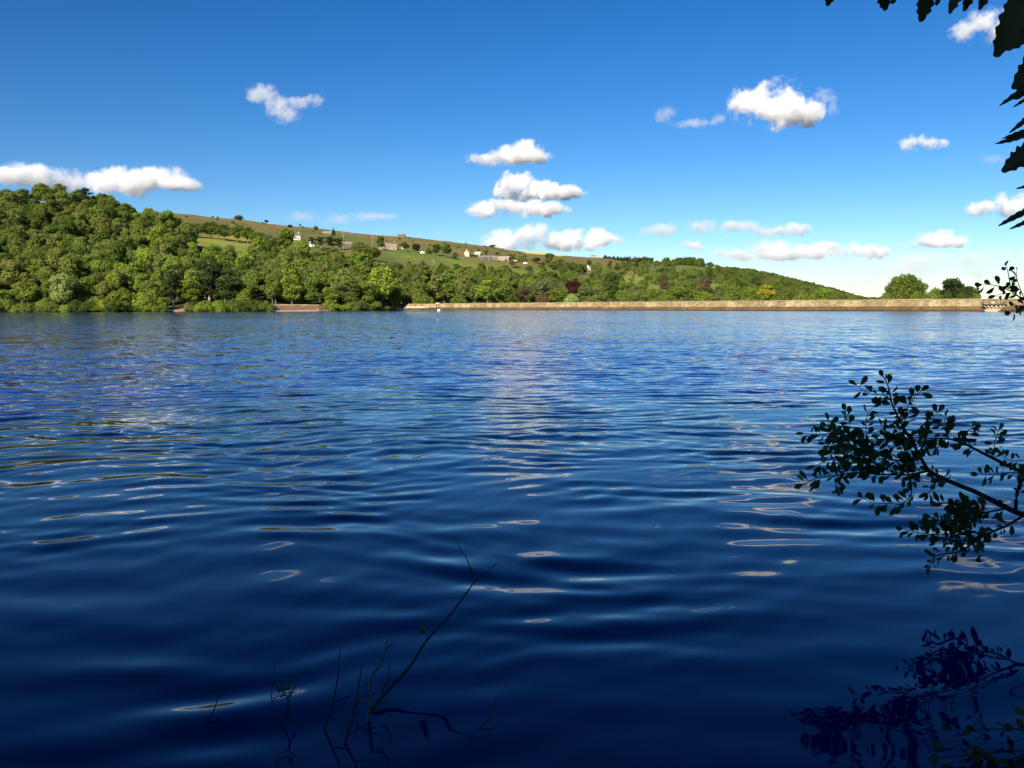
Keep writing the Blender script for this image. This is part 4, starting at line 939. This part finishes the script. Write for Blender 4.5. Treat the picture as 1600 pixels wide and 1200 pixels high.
for lab, lst in [
 ('thin upright dead twig with a single side spur beside the forked branch', [([(670,985),(740,770),(765,650),(775,510)], .005, .0015, 3.12, 3.25), ([(745,765),(790,748),(830,730)], .003, .0015, 3.18, 3.2)]),
 ('straight bare twig standing between the forked branch and the spurred twig', [([(768,1045),(830,830),(860,680),(875,580)], .006, .0018, 3.0, 3.2), ([(838,790),(870,750),(915,725)], .003, .0015, 3.1, 3.15)]),
 ('crossed twigs bearing a tuft of small green leaves', [([(490,985),(520,860),(545,760),(480,670)], .005, .0015, 3.12, 3.25), ([(575,860),(540,780),(575,690),(600,620)], .004, .0012, 3.15, 3.25), ([(485,640),(478,570)], .002, .001, 3.25, 3.27)]),
 ('short slanting dead twig set apart from the others in dark water', [([(100,955),(200,820),(225,760),(235,710)], .004, .0012, 3.15, 3.3)]),
 ('short stiff dead twig on the far side of the forked branch', [([(1090,990),(1120,900),(1145,830)], .004, .0012, 3.1, 3.2)]),
 ('long thin curved twig rising beyond the short stiff twig', [([(1210,1040),(1300,950),(1420,860),(1460,780),(1485,720)], .0045, .001, 3.0, 3.3)]),
 ('low bent twig between the stump of the forked branch and the stiff twig', [([(910,1050),(950,990),(1000,930)], .005, .002, 2.98, 3.08)])]:
    P0 = dpath(lst[0][0], lst[0][3], lst[0][4]); dt = tag(empty('dead_twig', (P0[0].x, P0[0].y, 0)), lab, 'twig')
    for i, (zp, r0, r1, y0, y1) in enumerate(lst):
        P = dpath(zp, y0, y1); stem('twig', down(P) if i == 0 else P, r0, r1, M_WETTWIG, dt, 5)
        if 'tuft' in lab and i < 2:
            for _ in range(5): put_leaf(fr.choice(LIVE), dt, at(*zb(530+fr.uniform(-20, 20), 715+fr.uniform(-25, 25)), 3.2), Vector((fr.uniform(-1, 1), fr.uniform(-.6, .2), fr.uniform(-.2, 1))), Vector((fr.uniform(-.5, .5), -.6, .8)), fr.uniform(.018, .03))
for k_, (x0, y0, dx, dy, lab) in enumerate([(430,700,20,-120,'faint hair thin twig behind the leafy crossed twigs'),(640,1010,45,-190,'thin leaning twig close to the spurred twig'),(330,1000,60,-90,'tiny bent twig between the slanting twig and the leafy twigs'),(700,1040,-30,-160,'dark twig leaning towards the leafy crossed twigs'),(1010,1040,30,-150,'thin twig on the open side of the broken stump'),(560,1040,25,-120,'low twig at the foot of the leafy crossed twigs'),(1330,1045,30,-100,'short twig beyond the long curved twig')]):
    P = dpath([(x0, y0), (x0+dx*.6, y0+dy*.5), (x0+dx, y0+dy)], 3.05+.1*(k_ % 3), 3.2+.1*(k_ % 3)) if k_ else dpath([(500, 960), (470, 760), (478, 640)], 3.3, 3.4)
    dt = tag(empty('dead_twig', (P[0].x, P[0].y, 0)), lab, 'twig'); stem('twig', down(P), .0035, .001, M_WETTWIG, dt, 5)
    m_ = P[len(P)//2]; stem('twig', smooth_path([m_, m_+Vector((.03, 0, .03)), m_+Vector((.05, .01, .07))]), .002, .0008, M_WETTWIG, dt, 4)
# ---- leafy plant at the edge of the bank
pl = tag(empty('bank_plant', (2.05, 2.75, -.05)), 'low leafy plant with bright green young leaves at the water edge', 'plant')
for i in range(26):
    b = Vector((2.05+fr.uniform(-.1, .45), 2.78+fr.uniform(-.15, .35), -.12)); u1, v1 = fr.uniform(1430, 1680), fr.uniform(1105, 1230); v1 = max(v1, 1110+max(0, 1530-u1)*.75)
    tip = at(u1, v1, 2.85+fr.uniform(-.15, .25)); mid = (b+tip)*.5+Vector((.03, 0, .07)); P = smooth_path([b, mid, tip]); stem('stalk', P, .004, .0015, M_TWIG, pl, 4); leaves_along(P, pl, .045, .03, .055, LIVE if i % 3 == 0 else SALLOW, .2, .35)
# ---- trees on this bank behind the camera: they keep the foreground in shade
for x, y, h, w_, k, lab in [(-4.2,-5.5,12,9,'round','round tree on the near bank beside the camera path, closest to the oak'),(-10.5,-5.0,13,10,'spread','spreading tree on the near bank farthest along from the oak'),(.4,-7.2,14,10,'round','tall tree on the near bank behind the oak'),(8.5,-5.5,12,9,'oval','oval tree on the near bank past the oak'),(-6.5,-11,15,11,'round','big tree set back on the near bank'),(-7.4,-4.0,11,9,'round','unseen bushy tree added to block sun in the gap between two near bank trees'),(4.5,-9.5,15,11,'spread','tall spreading tree set back beyond the oak')]:
    tree(k, (x, y, bank_z(x, y)), h, w_, 'dark green', '', True, lab)  # the bushy one is added to stop sun reaching the water through a gap
# ------------------------------------------------------------------ clouds
def cloud_material(name, blobs, dens, scale, soft, amp, gap):
    """density: union of soft ellipsoids (object space) eaten away by fractal noise"""
    m, t = new_mat(name)
    out = N(t, 'ShaderNodeOutputMaterial'); pv = N(t, 'ShaderNodeVolumePrincipled')
    pv.inputs['Color'].default_value = (.96, .96, .97, 1); pv.inputs['Anisotropy'].default_value = 0.0
    t.links.new(pv.outputs[0], out.inputs['Volume'])
    tc = N(t, 'ShaderNodeTexCoord')
    f = None
    for c, r in blobs:
        s = N(t, 'ShaderNodeVectorMath', operation='SUBTRACT'); t.links.new(tc.outputs['Object'], s.inputs[0]); s.inputs[1].default_value = c
        d = N(t, 'ShaderNodeVectorMath', operation='DIVIDE'); t.links.new(s.outputs[0], d.inputs[0]); d.inputs[1].default_value = r
        l = N(t, 'ShaderNodeVectorMath', operation='LENGTH'); t.links.new(d.outputs[0], l.inputs[0])
        g = math_n(t, 'SUBTRACT', 1.0, l.outputs['Value'])
        f = g if f is None else math_n(t, 'SMOOTH_MAX', f, g, 0.12)
    nz = N(t, 'ShaderNodeTexNoise'); nz.inputs['Scale'].default_value = scale; nz.inputs['Detail'].default_value = 7
    nz.inputs['Roughness'].default_value = 0.68; nz.inputs['Lacunarity'].default_value = 2.3
    t.links.new(tc.outputs['Object'], nz.inputs['Vector'])
    e = math_n(t, 'MULTIPLY', math_n(t, 'SUBTRACT', nz.outputs[0], 0.5+gap), amp)
    x = math_n(t, 'ADD', f, e)
    mr = N(t, 'ShaderNodeMapRange', interpolation_type='SMOOTHSTEP'); t.links.new(x, mr.inputs[0])
    mr.inputs[1].default_value = 0.0; mr.inputs[2].default_value = soft; mr.inputs[3].default_value = 0.0; mr.inputs[4].default_value = dens
    t.links.new(mr.outputs[0], pv.inputs['Density'])
    return m
BASE = 1150.0
def cloud(blobs, label, tau=11.0, soft=0.9, amp=3.6, gap=0.05, vbase=None, seed=0):
    """blobs: (u, v, half width px, half height px) in the photograph; the distance follows from a cloud base at BASE metres"""
    vb = vbase or max(b[1]+b[3] for b in blobs)
    uc = sum(b[0] for b in blobs)/len(blobs)
    Y = min((BASE-CAMH)*F/max(hor(uc)-vb, 30.0)*0.9, 26000)
    k = Y/F
    rnd = random.Random(seed)
    o0 = at(uc, vb, Y)
    bl = []
    for (u, v, a, b) in blobs:
        p = at(u, v, Y) - o0
        bl.append(((p.x, (rnd.random()-0.5)*a*k*0.5, p.z), (a*k*1.12, max(0.6*a, b)*k, b*k*1.15)))
    size = max(b[2] for b in blobs)*k
    # one closed hull round the ellipsoids
    bm = bmesh.new()
    for c, r in bl:
        bmesh.ops.create_icosphere(bm, subdivisions=3, radius=1.0, matrix=Matrix.Translation(c) @ Matrix.Diagonal((*[q*1.04 for q in r], 1)))
    me = bpy.data.meshes.new('tmp'); bm.to_mesh(me); bm.free()
    tmp = bpy.data.objects.new('tmp', me); col.objects.link(tmp)
    md = tmp.modifiers.new('r', 'REMESH'); md.mode = 'VOXEL'; md.voxel_size = max(size*0.16, 1.0); md.adaptivity = 0
    dg = bpy.context.evaluated_depsgraph_get()
    hm = bpy.data.meshes.new_from_object(tmp.evaluated_get(dg)); hm.name = 'cloud'
    bpy.data.objects.remove(tmp); bpy.data.meshes.remove(me)
    o = bpy.data.objects.new('cloud', hm); col.objects.link(o); o.location = o0
    hm.materials.clear()
    dens = tau/(2*sum(r[1] for _, r in bl)/len(bl))
    m = cloud_material('cloud_vapour', bl, dens, 1.8/max(size, 1.0), soft, amp, gap)
    m.cycles.volume_step_rate = 1.0
    hm.materials.append(m)
    tag(o, label, 'cloud')
    return o
CLOUDS = [
 (dict(tau=1.8, soft=.9, amp=3.2, gap=.0), 'wispy V shaped cloud alone high above the wooded knoll', [(408,146,26,16),(432,160,26,14),(444,175,26,17),(468,163,22,11),(490,157,16,10)]),
 (dict(), 'long low cloud bank rising behind the wooded knoll', [(20,274,70,17),(62,272,32,20),(110,282,60,18),(165,284,55,20),(210,282,60,24),(248,274,42,22),(280,288,55,10)]),
 (dict(), 'small flat based cloud above the stack of two white clouds', [(765,244,38,13),(798,240,40,18),(826,235,24,20),(800,248,60,11)]),
 (dict(tau=18), 'bright white twin humped cloud, upper of a stacked pair', [(806,292,30,24),(836,293,26,22),(860,300,50,13),(820,302,46,12),(895,303,24,8)]),
 (dict(), 'flat white cloud directly under the twin humped cloud', [(760,328,36,14),(800,325,46,16),(845,325,44,14),(868,327,24,11)]),
 (dict(), 'broad white cloud touching the moor ridge above the farm', [(785,377,34,20),(835,370,48,22),(880,376,60,18),(925,370,38,20),(945,372,32,12)]),
 (dict(tau=1.2, soft=.9), 'faint thin veil of cloud above the moor', [(480,338,36,9),(525,342,40,11),(580,338,46,7)]),
 (dict(tau=18), 'large bright round topped cloud with flat grey base', [(1168,165,34,28),(1215,165,48,37),(1250,170,38,28),(1210,178,66,18)]),
 (dict(tau=1.0, soft=.8), 'thin wispy shred beside the large round topped cloud', [(1042,180,20,15),(1085,190,40,8),(1122,186,16,9)]),
 (dict(tau=1.0, soft=.8), 'torn curl of vapour on the far flank of the round topped cloud', [(1288,152,20,16),(1300,165,13,16)]),
 (dict(tau=5), 'small crested cloud above the clump of dark dam trees', [(1424,224,20,13),(1448,222,26,12),(1472,221,18,8)]),
 (dict(tau=5), 'ragged cloud behind the lobed oak leaves', [(1508,46,26,18),(1540,36,38,23),(1572,40,34,26),(1610,44,40,24)]),
 (dict(tau=12), 'white cloud cut by the toothed leaf tips', [(1540,326,30,14),(1578,322,34,22),(1620,318,46,28)]),
 (dict(tau=.7, soft=.8), 'small faint smudge of cloud under the crested cloud', [(1545,249,24,8)]),
 (dict(tau=3, soft=.8), 'pale broken cloud streak above the copse on the ridge', [(1035,360,42,11),(1095,354,40,13),(1150,352,44,10)]),
 (dict(tau=4, soft=.7), 'narrow white cloud beside the pale broken streak', [(1210,360,34,10),(1240,357,28,12)]),
 (dict(tau=5, soft=.7), 'little white puff just above the copse on the ridge', [(1082,383,20,10)]),
 (dict(tau=6, soft=.7), 'wide layered cloud above the falling wooded ridge', [(1150,396,50,14),(1210,388,60,15),(1270,388,50,13),(1200,400,90,9)]),
 (dict(tau=8), 'bright oval cloud next to the wide layered cloud', [(1345,392,36,15),(1368,392,28,12),(1325,396,30,9)]),
 (dict(tau=9), 'compact white cloud above the clump of dark dam trees', [(1440,375,28,14),(1475,374,36,16),(1460,380,50,9)]),
 (dict(tau=2.2, soft=.9), 'hazy low cloud veil behind the end of the dam', [(1520,404,80,22),(1600,402,70,24),(1450,406,80,16),(1560,428,70,14)]),
 (dict(tau=1.6, soft=.9), 'thin low cloud sheet near the foot of the wooded ridge', [(1290,420,120,16),(1400,424,110,17),(1325,442,80,11),(1220,412,70,10)]),
]
for i, (kw, lab, bl) in enumerate(CLOUDS):
    cloud(bl, lab, seed=i, **kw)
# look-alikes that only their place tells apart share one group
byl = {}
for o in col.objects:
    if o.parent is None and o.get('label'): byl.setdefault(o['label'], []).append(o)
for l_, os_ in byl.items():
    if len(os_) > 1:
        for o in os_: o['group'] = 'look-alikes, ' + l_
